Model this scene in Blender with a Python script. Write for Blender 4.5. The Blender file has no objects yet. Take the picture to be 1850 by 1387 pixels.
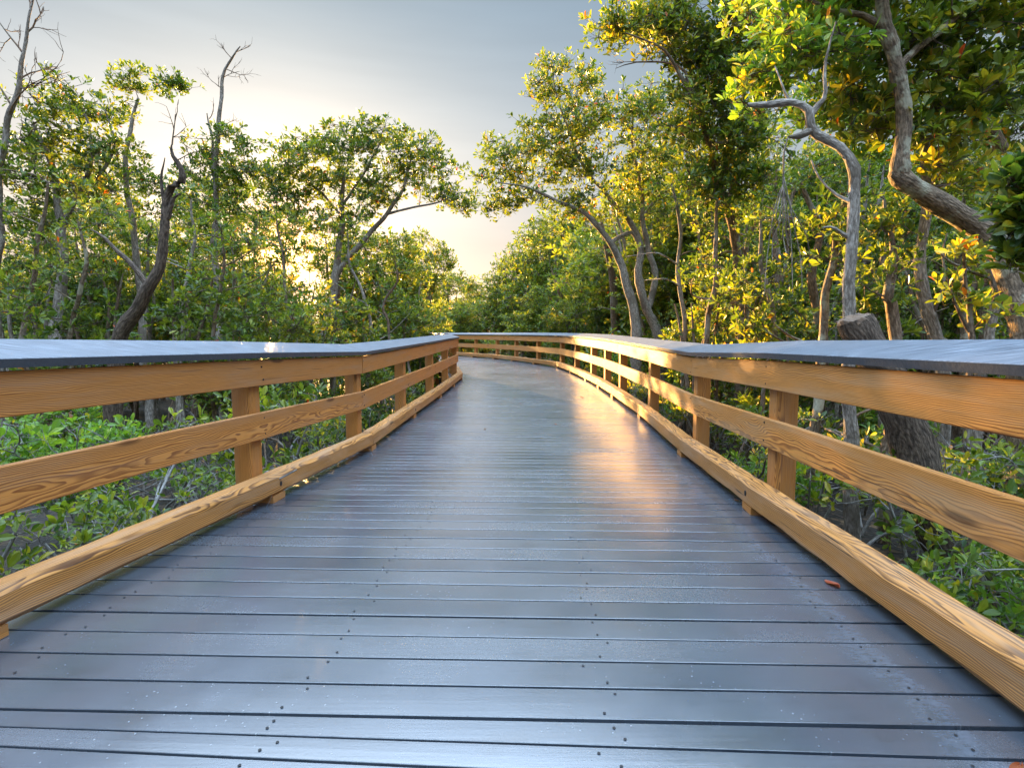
import bpy, math, random
import numpy as np
from mathutils import Vector

# ------------------------------------------------------------------ camera, sky, sun, exposure
SC = bpy.context.scene
COL = SC.collection
EYE = 1.1
PITCH = math.atan(90.5 / 1000.0)
cam_d = bpy.data.cameras.new("camera")
cam = bpy.data.objects.new("camera", cam_d)
COL.objects.link(cam)
cam.location = (0, 0, EYE)
cam.rotation_euler = (math.radians(90) - PITCH, 0, 0)
cam_d.sensor_width = 36
cam_d.lens = 36 * 1000 / 1850
cam_d.clip_start = 0.05
cam_d.clip_end = 3000
SC.camera = cam

SUN_AZ = math.radians(-22.5)      # left of straight ahead
SUN_EL = math.radians(7.4)
SUN_DIR = Vector((math.sin(SUN_AZ) * math.cos(SUN_EL), math.cos(SUN_AZ) * math.cos(SUN_EL), math.sin(SUN_EL)))

SKY_GAMMA, SKY_LOW, SKY_TOP = 0.5, 0.62, 14.5   # hazy sky: softened range, part above the view brightened as added fill light
W = bpy.data.worlds.new("World")
SC.world = W
W.use_nodes = True
wn, wl = W.node_tree.nodes, W.node_tree.links
wn.clear()
w_out = wn.new("ShaderNodeOutputWorld")
w_bg = wn.new("ShaderNodeBackground")
w_sky = wn.new("ShaderNodeTexSky")
w_sky.sky_type = 'NISHITA'
w_sky.sun_disc = False
w_sky.sun_elevation = SUN_EL
w_sky.sun_rotation = SUN_AZ
w_sky.air_density = 1.0
w_sky.dust_density = 1.2
w_sky.ozone_density = 1.0
w_hs = wn.new("ShaderNodeHueSaturation")
w_hs.inputs['Saturation'].default_value = 0.85
w_gm = wn.new("ShaderNodeGamma")
w_gm.inputs['Gamma'].default_value = SKY_GAMMA
w_mul = wn.new("ShaderNodeVectorMath")
w_mul.operation = 'SCALE'
w_tc = wn.new("ShaderNodeTexCoord")
w_sep = wn.new("ShaderNodeSeparateXYZ")
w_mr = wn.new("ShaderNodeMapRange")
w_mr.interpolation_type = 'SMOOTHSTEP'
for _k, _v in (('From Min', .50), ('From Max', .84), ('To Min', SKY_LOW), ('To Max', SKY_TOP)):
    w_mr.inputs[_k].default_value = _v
w_bg.inputs['Strength'].default_value = 0.085
wl.new(w_sky.outputs[0], w_hs.inputs['Color'])
wl.new(w_hs.outputs[0], w_gm.inputs['Color'])
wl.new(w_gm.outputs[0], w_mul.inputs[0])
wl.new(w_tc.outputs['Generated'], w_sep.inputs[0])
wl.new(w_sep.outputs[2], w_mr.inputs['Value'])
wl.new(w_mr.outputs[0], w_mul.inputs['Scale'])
w_rp = wn.new("ShaderNodeValToRGB")
for _e in range(3):
    w_rp.color_ramp.elements.new(.5)
for _e, (_p, _q) in zip(w_rp.color_ramp.elements, ((0.0, (.90, .76, .70)), (.14, (.87, .81, .81)), (.30, (.93, .965, 1.0)), (.48, (.67, .80, .91)), (.75, (.55, .62, .70)))):
    _e.position = _p
    _e.color = (*_q, 1)
w_tint = wn.new("ShaderNodeMix")
w_tint.data_type = 'RGBA'
w_tint.blend_type = 'MULTIPLY'
w_tint.inputs[0].default_value = 1.0
wl.new(w_sep.outputs[2], w_rp.inputs[0])
wl.new(w_mul.outputs[0], w_tint.inputs[6])
wl.new(w_rp.outputs[0], w_tint.inputs[7])
w_dot = wn.new("ShaderNodeVectorMath")
w_dot.operation = 'DOT_PRODUCT'
w_dot.inputs[1].default_value = SUN_DIR
wl.new(w_tc.outputs['Generated'], w_dot.inputs[0])
w_last = w_tint.outputs[2]
w_map = wn.new("ShaderNodeMapping")          # faint streaks of high haze
w_map.inputs['Scale'].default_value = (1.5, 1.5, 14)
w_no = wn.new("ShaderNodeTexNoise")
w_no.inputs['Scale'].default_value = 2.2
w_no.inputs['Detail'].default_value = 5
w_cr = wn.new("ShaderNodeMapRange")
for _k, _v in (('From Min', .3), ('From Max', .7), ('To Min', .97), ('To Max', 1.04)):
    w_cr.inputs[_k].default_value = _v
w_cl = wn.new("ShaderNodeVectorMath")
w_cl.operation = 'SCALE'
wl.new(w_tc.outputs['Generated'], w_map.inputs['Vector'])
wl.new(w_map.outputs[0], w_no.inputs['Vector'])
wl.new(w_no.outputs['Fac'], w_cr.inputs['Value'])
wl.new(w_last, w_cl.inputs[0])
wl.new(w_cr.outputs[0], w_cl.inputs['Scale'])
w_last = w_cl.outputs[0]
for _pw, _col in ((40, (.45, .19, .04)), (600, (9.0, 3.2, .35)), (20000, (60, 34, 9))):      # warm glow of the air round the sun
    w_pow = wn.new("ShaderNodeMath")
    w_pow.operation = 'POWER'
    w_pow.use_clamp = True
    w_pow.inputs[1].default_value = _pw
    wl.new(w_dot.outputs['Value'], w_pow.inputs[0])
    w_gl = wn.new("ShaderNodeMix")
    w_gl.data_type = 'RGBA'
    w_gl.blend_type = 'ADD'
    w_gl.inputs[7].default_value = (*_col, 1)
    wl.new(w_pow.outputs[0], w_gl.inputs[0])
    wl.new(w_last, w_gl.inputs[6])
    w_last = w_gl.outputs[2]
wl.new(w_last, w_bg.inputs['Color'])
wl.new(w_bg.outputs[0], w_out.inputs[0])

sun_d = bpy.data.lights.new("sun", 'SUN')
sun_d.energy = 5.0
sun_d.angle = math.radians(0.6)
sun_d.color = (1.0, 0.56, 0.17)
sun = bpy.data.objects.new("sun", sun_d)
COL.objects.link(sun)
sun.rotation_euler = (-SUN_DIR).to_track_quat('-Z', 'Y').to_euler()

SC.view_settings.view_transform = 'Standard'
SC.view_settings.look = 'None'
SC.view_settings.gamma = 1.0
SC.view_settings.exposure = 2.7
SC.cycles.max_bounces = 8
SC.cycles.diffuse_bounces = 4
SC.cycles.glossy_bounces = 3
SC.cycles.transmission_bounces = 4
SC.cycles.caustics_reflective = False
SC.cycles.caustics_refractive = False
SC.cycles.use_denoising = True
SC.cycles.sample_clamp_indirect = 6.0

# ------------------------------------------------------------------ helpers
_c, _s = math.cos(PITCH), math.sin(PITCH)


def P(px, py, d):
    """The point d metres ahead of the viewer seen at that place of the 1850 x 1387 photograph."""
    a = (px - 925) / 1000.0
    b = (693.5 - py) / 1000.0
    t = d / (b * _s + _c)
    return np.array((a * t, d, EYE + (b * _c - _s) * t))


ZP = [(-6, 0), (1.5, 0), (3.3, -.03), (5.5, -.10), (8, -.07), (12, 0), (20, .05), (45, .08)]
GROUND_Z = -0.92


def zdeck(y):
    for (a, b), (e, f) in zip(ZP, ZP[1:]):
        if y <= e:
            return b + (f - b) * (y - a) / (e - a)
    return .08


class MB:
    """Collects geometry (with a grain coordinate and a tint per vertex) into one mesh object."""

    def __init__(self):
        self.v, self.g, self.t = [], [], []
        self.loops, self.sizes, self.m = [], [], []
        self.n = 0

    def add(self, v, faces, mat=0, gc=None, tint=None):
        v = np.asarray(v, dtype=np.float64).reshape(-1, 3)
        k = len(v)
        self.v.append(v)
        self.g.append(v.copy() if gc is None else np.asarray(gc, dtype=np.float64).reshape(-1, 3))
        self.t.append(np.zeros(k) if tint is None else np.broadcast_to(np.asarray(tint, dtype=np.float64), (k,)).copy())
        if isinstance(faces, np.ndarray):
            self.loops.append((faces + self.n).ravel())
            self.sizes.append(np.full(len(faces), faces.shape[1]))
            self.m.append(np.full(len(faces), mat))
        else:
            for f in faces:
                self.loops.append(np.asarray(f) + self.n)
                self.sizes.append(np.array([len(f)]))
            self.m.append(np.full(len(faces), mat))
        self.n += k

    def mesh(self, name, mats, smooth=False):
        me = bpy.data.meshes.new(name)
        v = np.concatenate(self.v)
        loops = np.concatenate(self.loops).astype(np.int32)
        sizes = np.concatenate(self.sizes).astype(np.int32)
        me.vertices.add(len(v))
        me.vertices.foreach_set("co", v.astype(np.float32).ravel())
        me.loops.add(len(loops))
        me.loops.foreach_set("vertex_index", loops)
        me.polygons.add(len(sizes))
        starts = np.concatenate(([0], np.cumsum(sizes)[:-1])).astype(np.int32)
        me.polygons.foreach_set("loop_start", starts)
        me.polygons.foreach_set("material_index", np.concatenate(self.m).astype(np.int32))
        me.polygons.foreach_set("use_smooth", np.full(len(sizes), smooth))
        a = me.attributes.new("gc", 'FLOAT_VECTOR', 'POINT')
        a.data.foreach_set("vector", np.concatenate(self.g).astype(np.float32).ravel())
        a = me.attributes.new("tint", 'FLOAT', 'POINT')
        a.data.foreach_set("value", np.concatenate(self.t).astype(np.float32))
        for m in (mats if isinstance(mats, (list, tuple)) else [mats]):
            me.materials.append(m)
        me.update(calc_edges=True)
        return me

    def build(self, name, mats, parent=None, smooth=False):
        o = bpy.data.objects.new(name, self.mesh(name, mats, smooth))
        COL.objects.link(o)
        if parent is not None:
            o.parent = parent
            if parent.type == 'EMPTY':
                o.location = -Vector(parent.location)
        return o


def tag(o, label=None, cat=None, group=None, kind=None):
    if label:
        o["label"] = label
    if cat:
        o["category"] = cat
    if group:
        o["group"] = group
    if kind:
        o["kind"] = kind
    return o


def empty(name, loc, label, cat, group=None):
    o = bpy.data.objects.new(name, None)
    o.location = loc
    o.empty_display_size = .2
    COL.objects.link(o)
    return tag(o, label, cat, group)


def norm(a):
    return a / np.maximum(np.linalg.norm(a, axis=-1, keepdims=True), 1e-9)


def frames(T):
    ref = np.zeros_like(T)
    ref[..., 0] = 1.0
    ref[..., 1] = .31
    bad = np.abs(T[..., 0]) > .8
    ref[bad] = (0, .31, 1.0)
    A = norm(np.cross(T, ref))
    return A, np.cross(T, A)


def tubes(mb, Pn, Rn, sides=3, mat=0, tint=0.0, cap=False, rough=0.0, rng=None):
    """Pn (n,k,3), Rn (n,k): n tapered tubes of k rings."""
    n, k, _ = Pn.shape
    T = np.empty_like(Pn)
    T[:, 1:-1] = Pn[:, 2:] - Pn[:, :-2]
    T[:, 0] = Pn[:, 1] - Pn[:, 0]
    T[:, -1] = Pn[:, -1] - Pn[:, -2]
    T = norm(T)
    A, B = frames(T)
    ang = np.arange(sides) * 2 * math.pi / sides
    ca, sa = np.cos(ang), np.sin(ang)
    R = Rn[:, :, None, None] * np.ones((1, 1, sides, 1))
    if rough and rng is not None:
        R = R * (1 + rough * rng.normal(size=R.shape))
    V = Pn[:, :, None, :] + R * (ca[None, None, :, None] * A[:, :, None, :] + sa[None, None, :, None] * B[:, :, None, :])
    L = np.concatenate((np.zeros((n, 1)), np.cumsum(np.linalg.norm(np.diff(Pn, axis=1), axis=-1), axis=1)), axis=1)
    G = np.empty(V.shape)
    G[..., 0] = (Rn[:, :, None] * ca)[...]
    G[..., 1] = (Rn[:, :, None] * sa)[...]
    G[..., 2] = L[:, :, None] + (Pn[:, :1, :1] * 7.3)
    i = np.arange(n)[:, None, None] * (k * sides)
    j = np.arange(k - 1)[None, :, None] * sides
    s = np.arange(sides)[None, None, :]
    s2 = (s + 1) % sides
    F = np.stack((i + j + s, i + j + s2, i + j + sides + s2, i + j + sides + s), axis=-1).reshape(-1, 4)
    mb.add(V.reshape(-1, 3), F, mat, G.reshape(-1, 3), tint)
    return V


def catmull(pts, step=0.12):
    pts = np.asarray(pts, dtype=float)
    out = []
    n = len(pts)
    for i in range(n - 1):
        p0, p1, p2, p3 = pts[max(i - 1, 0)], pts[i], pts[i + 1], pts[min(i + 2, n - 1)]
        m = max(2, int(np.linalg.norm((p2 - p1)[:3]) / step))
        for q in range(m):
            t = q / m
            out.append(.5 * ((2 * p1) + (-p0 + p2) * t + (2 * p0 - 5 * p1 + 4 * p2 - p3) * t * t + (-p0 + 3 * p1 - 3 * p2 + p3) * t ** 3))
    out.append(pts[-1])
    return np.array(out)


# ------------------------------------------------------------------ materials
class NT:
    def __init__(self, name):
        self.m = bpy.data.materials.new(name)
        self.m.use_nodes = True
        self.t = self.m.node_tree
        self.t.nodes.clear()
        self.out = self.t.nodes.new("ShaderNodeOutputMaterial")

    def n(self, typ, **kw):
        nd = self.t.nodes.new("ShaderNode" + typ)
        for k, v in kw.items():
            setattr(nd, k, v)
        return nd

    def put(self, sock, v):
        if isinstance(v, bpy.types.NodeSocket):
            self.t.links.new(v, sock)
        elif v is not None:
            if hasattr(sock.default_value, '__len__') and not hasattr(v, '__len__'):
                v = (v,) * len(sock.default_value)
            if sock.type == 'RGBA' and len(v) == 3:
                v = (*v, 1)
            sock.default_value = v

    def math(self, op, a, b=None, c=None):
        nd = self.n("Math", operation=op)
        for i, v in enumerate((a, b, c)):
            if v is not None:
                self.put(nd.inputs[i], v)
        return nd.outputs[0]

    def attr(self, name, out='Vector'):
        nd = self.n("Attribute", attribute_name=name)
        return nd.outputs[out]

    def mapv(self, v, scale, loc=(0, 0, 0)):
        nd = self.n("Mapping")
        self.put(nd.inputs['Vector'], v)
        nd.inputs['Scale'].default_value = scale
        nd.inputs['Location'].default_value = loc
        return nd.outputs[0]

    def noise(self, v, scale=1, detail=3, rough=.55, dist=0.0, out='Fac'):
        nd = self.n("TexNoise")
        self.put(nd.inputs['Vector'], v)
        nd.inputs['Scale'].default_value = scale
        nd.inputs['Detail'].default_value = detail
        nd.inputs['Roughness'].default_value = rough
        nd.inputs['Distortion'].default_value = dist
        return nd.outputs[out]

    def voro(self, v, scale=1, out='Distance', feature='F1'):
        nd = self.n("TexVoronoi", feature=feature)
        self.put(nd.inputs['Vector'], v)
        nd.inputs['Scale'].default_value = scale
        return nd.outputs[out]

    def step(self, v, lo, hi, a=0.0, b=1.0):
        nd = self.n("MapRange", interpolation_type='SMOOTHSTEP')
        self.put(nd.inputs['Value'], v)
        nd.inputs['From Min'].default_value = lo
        nd.inputs['From Max'].default_value = hi
        nd.inputs['To Min'].default_value = a
        nd.inputs['To Max'].default_value = b
        return nd.outputs[0]

    def ramp(self, v, stops, interp='LINEAR'):
        nd = self.n("ValToRGB")
        cr = nd.color_ramp
        cr.interpolation = interp
        while len(cr.elements) < len(stops):
            cr.elements.new(.5)
        for e, (p, c) in zip(cr.elements, stops):
            e.position = p
            e.color = (*c, 1)
        self.put(nd.inputs[0], v)
        return nd.outputs[0]

    def mix(self, f, a, b, mode='MIX'):
        nd = self.n("Mix", data_type='RGBA', blend_type=mode)
        self.put(nd.inputs[0], f)
        self.put(nd.inputs[6], a)
        self.put(nd.inputs[7], b)
        return nd.outputs[2]

    def bump(self, h, strength=.3, dist=.01):
        nd = self.n("Bump")
        nd.inputs['Strength'].default_value = strength
        nd.inputs['Distance'].default_value = dist
        self.put(nd.inputs['Height'], h)
        return nd.outputs[0]

    def bsdf(self, color, rough=.6, normal=None, spec=.5, **kw):
        nd = self.n("BsdfPrincipled")
        self.put(nd.inputs['Base Color'], color)
        self.put(nd.inputs['Roughness'], rough)
        nd.inputs['Specular IOR Level'].default_value = spec
        if normal is not None:
            self.put(nd.inputs['Normal'], normal)
        for k, v in kw.items():
            self.put(nd.inputs[k], v)
        return nd.outputs[0]

    def done(self, sh):
        self.t.links.new(sh, self.out.inputs[0])
        return self.m


def wood(name, light, dark, weather=.25, crack=.35, ring=.0062, grey=(.30, .27, .23)):
    """Sawn pine: growth rings round a pith that wanders along the board, knots, checks, weathering."""
    n = NT(name)
    g = n.attr("gc")
    sep = n.n("SeparateXYZ")
    n.put(sep.inputs[0], g)
    wa = n.noise(n.mapv(g, (.9, 5, 5)), 1, 3, .55, out='Color')
    wsep = n.n("SeparateXYZ")
    n.put(wsep.inputs[0], wa)
    wb = n.noise(n.mapv(g, (4.5, 16, 16)), 1, 2)
    y = n.math('ADD', sep.outputs[1], n.math('MULTIPLY', n.math('SUBTRACT', wsep.outputs[0], .5), .10))
    z = n.math('ADD', sep.outputs[2], n.math('MULTIPLY', n.math('SUBTRACT', wsep.outputs[1], .5), .10))
    r = n.math('SQRT', n.math('ADD', n.math('MULTIPLY', y, y), n.math('MULTIPLY', z, z)))
    kd = n.voro(n.mapv(g, (1.15, 5.5, 5.5)), 1)
    bulge = n.step(kd, .0, .34, 1, 0)
    r = n.math('ADD', r, n.math('MULTIPLY', bulge, .022))
    r = n.math('ADD', r, n.math('MULTIPLY', wb, .007))
    fr = n.math('FRACT', n.math('DIVIDE', r, ring))
    band = n.math('MULTIPLY', n.step(fr, .25, .86), n.step(fr, .90, 1.0, 1, 0))
    fib = n.noise(n.mapv(g, (5, 260, 260)), 1, 3, .6)
    blot = n.noise(n.mapv(g, (1.6, 7, 7)), 1, 4, .6)
    col = n.mix(band, light, dark)
    col = n.mix(n.math('MULTIPLY', n.step(blot, .35, .75), .45), col, tuple(.62 * a + .02 for a in light))
    col = n.mix(n.math('MULTIPLY', n.step(fib, .45, .75), .30), col, tuple(.5 * a for a in dark))
    knot = n.step(kd, .06, .14, 1, 0)
    col = n.mix(n.math('MULTIPLY', knot, .85), col, tuple(.40 * a for a in dark))
    wth = n.noise(n.mapv(g, (1.1, 14, 14), (3, 1, 7)), 1, 5, .65)
    col = n.mix(n.math('MULTIPLY', n.step(wth, .42, .72), weather), col, grey)
    ck = n.noise(n.mapv(g, (1.3, 95, 95), (1, 8, 2)), 1, 2, .5)
    ckm = n.noise(n.mapv(g, (1.0, 6, 6), (9, 3, 1)), 1, 2)
    crk = n.math('MULTIPLY', n.step(ck, .64, .70), n.step(ckm, .48, .60))
    col = n.mix(n.math('MULTIPLY', crk, crack * 2.2), col, (.035, .022, .012))
    h = n.math('SUBTRACT', n.math('MULTIPLY', band, .55), n.math('MULTIPLY', crk, 1.6))
    h = n.math('ADD', h, n.math('MULTIPLY', fib, .5))
    rough = n.math('ADD', .55, n.math('MULTIPLY', fib, .2))
    return n.done(n.bsdf(col, rough, n.bump(h, .55, .0022), .35))


M_RAIL = wood("pine_rail", (.65, .265, .058), (.27, .088, .018), .24, .25)
M_RAIL_W = wood("pine_rail_weathered", (.67, .285, .060), (.24, .082, .016), .42, .4, .0068, (.44, .31, .19))
M_CURB = wood("pine_curb", (.62, .275, .066), (.13, .048, .012), .40, .55, .0085, (.44, .31, .22))
M_POST = wood("pine_post", (.58, .245, .052), (.27, .095, .020), .2, .3, .0055)
M_CUT = wood("cut_end_wood", (.26, .17, .11), (.10, .06, .04), .5, .8, .012, (.20, .17, .14))


def deck_material():
    n = NT("grey_composite_deck")
    g = n.attr("gc")            # x across the deck, y along it, z board number
    big = n.noise(n.mapv(g, (1.2, 1.2, .37)), 1, 4, .6)
    streak = n.noise(n.mapv(g, (2.2, 60, 1.7)), 1, 3, .6)
    grit = n.noise(n.mapv(g, (90, 150, 1)), 1, 3, .6)
    board = n.noise(n.mapv(g, (.0, .0, 3.13)), 1, 0)
    col = n.ramp(big, [(.30, (.036, .049, .068)), (.75, (.074, .092, .120))])
    col = n.mix(n.math('MULTIPLY', n.step(board, .35, .65), .55), col, (.098, .110, .128))
    col = n.mix(n.math('MULTIPLY', n.step(streak, .45, .75), .25), col, (.045, .055, .070))
    fine_ = n.noise(n.mapv(g, (7, 210, 2.3)), 1, 4, .7)
    col = n.mix(n.math('MULTIPLY', n.step(fine_, .46, .70), .30), col, (.022, .026, .032))
    stn = n.noise(n.mapv(g, (2.6, 5, .9), (3, 8, 1)), 1, 5, .7)
    col = n.mix(n.math('MULTIPLY', n.step(stn, .56, .70), .35), col, (.030, .034, .040))
    # dried salt scuffed along the right hand edge
    er = n.attr("tint", 'Fac')
    wob = n.noise(n.mapv(g, (.0, 3.0, 0)), 1, 2)
    e2 = n.math('ADD', er, n.math('MULTIPLY', n.math('SUBTRACT', wob, .5), .10))
    band = n.math('MULTIPLY', n.step(e2, .12, .17), n.step(e2, .17, .33, 1, 0))
    scr = n.noise(n.mapv(g, (26, 60, 3)), 1, 4, .7)
    col = n.mix(n.math('MULTIPLY', n.math('MULTIPLY', band, n.step(scr, .30, .75)), .28), col, (.24, .29, .38))
    # small pale specks and dark pits
    sp = n.voro(n.mapv(g, (38, 38, 9)), 1)
    spm = n.noise(n.mapv(g, (1.6, 1.6, .2), (4, 2, 0)), 1, 3)
    spk = n.math('MULTIPLY', n.step(sp, .06, .13, 1, 0), n.step(spm, .47, .66))
    col = n.mix(n.math('MULTIPLY', spk, .4), col, (.42, .45, .48))
    pit = n.voro(n.mapv(g, (60, 60, 5), (3, 3, 3)), 1)
    pm = n.math('MULTIPLY', n.step(pit, .07, .15, 1, 0), n.step(spm, .55, .40))
    rough = n.math('ADD', n.step(big, .3, .7, .16, .24), n.math("MULTIPLY", grit, .08))
    h = n.math('ADD', n.math('MULTIPLY', grit, .5), n.math('SUBTRACT', spk, pm))
    h = n.math('ADD', h, n.math('MULTIPLY', streak, .5))
    h = n.math('ADD', h, n.math('MULTIPLY', fine_, .5))
    return n.done(n.bsdf(col, rough, n.bump(h, .16, .002), .7, IOR=2.15))


def cap_material():
    n = NT("grey_composite_cap")
    g = n.attr("gc")
    d = n.n("VectorRotate", rotation_type='Z_AXIS')
    n.put(d.inputs['Vector'], g)
    d.inputs['Angle'].default_value = .55
    br = n.noise(n.mapv(d.outputs[0], (6, 150, 2)), 1, 5, .7)
    big = n.noise(n.mapv(g, (2.0, 5, 5)), 1, 3)
    col = n.ramp(br, [(.36, (.045, .058, .082)), (.50, (.11, .135, .175)), (.66, (.25, .285, .34))])
    col = n.mix(n.math('MULTIPLY', n.step(big, .4, .7), .35), col, (.085, .105, .14))
    rough = n.step(br, .3, .7, .34, .5)
    return n.done(n.bsdf(col, rough, n.bump(br, .45, .003), .6))


def plain(name, col, rough=.7, noise=8, var=.4):
    n = NT(name)
    g = n.attr("gc")
    f = n.noise(g, noise, 4)
    c = n.mix(f, tuple(a * (1 - var) for a in col), tuple(a * (1 + var) for a in col))
    return n.done(n.bsdf(c, rough, n.bump(f, .3, .01)))


M_CAP_EDGE = plain("grey_composite_cap_edge", (.060, .070, .086), .5, 60, .25)
M_DECK = deck_material()
M_CAP = cap_material()
M_SCREW = plain("screw_hole", (.008, .008, .010), .6)
M_BEAM = plain("beam_wood", (.12, .08, .045), .8)


def bark(name, a, b, patch=None, pscale=2.2):
    n = NT(name)
    g = n.attr("gc")
    f1 = n.noise(n.mapv(g, (55, 55, 14)), 1, 6, .7)
    f2 = n.voro(n.mapv(g, (62, 62, 20)), 1)
    f3 = n.noise(n.mapv(g, (3, 3, pscale), (5, 2, 1)), 1, 4, .6)
    col = n.mix(n.step(f1, .36, .64), a, b)
    col = n.mix(n.math('MULTIPLY', n.step(f2, .25, .7, 0, 1), .35), col, tuple(.35 * q for q in a))
    if patch:
        col = n.mix(n.math('MULTIPLY', n.step(f3, .50, .60), .75), col, patch)
    h = n.math('SUBTRACT', f1, n.math('MULTIPLY', f2, .6))
    return n.done(n.bsdf(col, .85, n.bump(h, .8, .02), .25))


M_BARK_D = bark("bark_dark", (.055, .040, .030), (.19, .14, .105))
M_BARK_M = bark("bark_brown", (.12, .080, .054), (.34, .24, .165), (.30, .27, .22))
M_BARK_P = bark("bark_pale", (.20, .17, .14), (.52, .46, .40), (.15, .12, .09))
M_BARK_L = bark("bark_lichen", (.11, .080, .056), (.34, .25, .17), (.44, .42, .31), 4)
M_TWIG = bark("twig_bark", (.10, .075, .055), (.24, .19, .14))
M_GREY = bark("dead_grey_wood", (.22, .21, .20), (.42, .40, .38))


def leaf_material(name, stops, trans=.44, rough=.38):
    n = NT(name)
    t = n.attr("tint", 'Fac')
    col = n.ramp(t, stops)
    g = n.attr("gc")
    sp = n.noise(g, 40, 2)
    col = n.mix(n.math('MULTIPLY', n.step(sp, .55, .75), .25), col, (.16, .13, .03))
    b = n.bsdf(col, rough, None, .5)
    tr = n.n("BsdfTranslucent")
    tc = n.mix(1.0, col, (1.75, 1.55, .55), 'MULTIPLY')
    n.put(tr.inputs['Color'], tc)
    mx = n.n("MixShader")
    mx.inputs[0].default_value = trans
    n.t.links.new(b, mx.inputs[1])
    n.t.links.new(tr.outputs[0], mx.inputs[2])
    return n.done(mx.outputs[0])


M_LEAF = leaf_material("mangrove_leaf", [(0, (.028, .072, .018)), (.30, (.085, .152, .024)), (.60, (.180, .245, .032)),
                                         (.80, (.300, .340, .045)), (.91, (.42, .36, .04)), (.96, (.52, .20, .025)), (1, (.50, .07, .02))])
M_LEAF_B = leaf_material("bright_leaf", [(0, (.07, .17, .035)), (.5, (.15, .29, .042)), (.8, (.32, .42, .045)),
                                         (.95, (.55, .44, .045)), (1, (.55, .18, .03))])
M_DRY = leaf_material("fallen_leaf", [(0, (.32, .06, .02)), (.5, (.30, .10, .03)), (1, (.14, .07, .035))], .15, .5)


def ground_material():
    n = NT("leaf_litter_mud")
    tc = n.n("TexCoord")
    g = tc.outputs['Object']
    a = n.noise(g, 1.3, 5, .6)
    v = n.voro(g, 16, 'Color')
    vs = n.n("SeparateColor")
    n.put(vs.inputs[0], v)
    vd = n.voro(g, 16)
    col = n.ramp(vs.outputs[0], [(0, (.012, .009, .007)), (.5, (.034, .023, .015)), (.85, (.080, .050, .028)), (1, (.15, .09, .04))])
    col = n.mix(n.step(a, .35, .65), (.018, .014, .011), col)
    h = n.math('ADD', n.math('MULTIPLY', vd, .6), a)
    return n.done(n.bsdf(col, .75, n.bump(h, .8, .05)))


M_GROUND = ground_material()

# ------------------------------------------------------------------ ground
rng = np.random.default_rng(7)
mb = MB()
N = 90
q = np.linspace(-1, 1, N)
xs = np.sign(q) * (np.abs(q) ** 2.6) * 600
X, Y = np.meshgrid(xs, xs + 12)
Z = GROUND_Z + .07 * np.sin(X * .9 + .4 * Y) * np.cos(Y * .7 - .3 * X) * np.exp(-(np.hypot(X, Y) / 60) ** 2)
V = np.stack((X, Y, Z), -1).reshape(-1, 3)
idx = np.arange(N * N).reshape(N, N)
F = np.stack((idx[:-1, :-1], idx[:-1, 1:], idx[1:, 1:], idx[1:, :-1]), -1).reshape(-1, 4)
mb.add(V, F)
tag(mb.build("ground", M_GROUND, smooth=True), kind="structure")

# ------------------------------------------------------------------ boardwalk
LST = [(-2.02, -2.2), (-1.96, -.1), (-1.865, 1.85), (-1.605, 3.72), (-1.43, 5.65), (-1.36, 7.7), (-1.26, 9.8), (-1.205, 11.6), (-1.18, 13.2),
       (-1.45, 15.2), (-2.15, 17.1), (-3.05, 18.9), (-4.0, 20.6), (-4.95, 22.3), (-5.95, 24.0), (-7.0, 25.7), (-8.1, 27.4)]
RST = [(1.42, -2.2), (1.42, -.3), (1.415, 1.15), (1.50, 3.45), (1.645, 5.36), (1.775, 7.7), (1.79, 9.9), (1.77, 11.4), (1.71, 12.95), (1.60, 15.3), (1.40, 17.5),
       (.74, 19.3), (-.02, 21.3), (-.78, 23.1), (-1.78, 24.8), (-2.8, 26.4), (-3.9, 28.0), (-5.0, 29.6), (-6.1, 31.2), (-7.2, 32.8)]


def along(poly, y):
    for (a, b), (c, d) in zip(poly, poly[1:]):
        if y <= d:
            return a + (c - a) * (y - b) / (d - b)
    return poly[-1][0]


def lp(y):
    return np.array((along(LST, y), y))


def rp(y):
    return np.array((along(RST, y), y))


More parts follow.
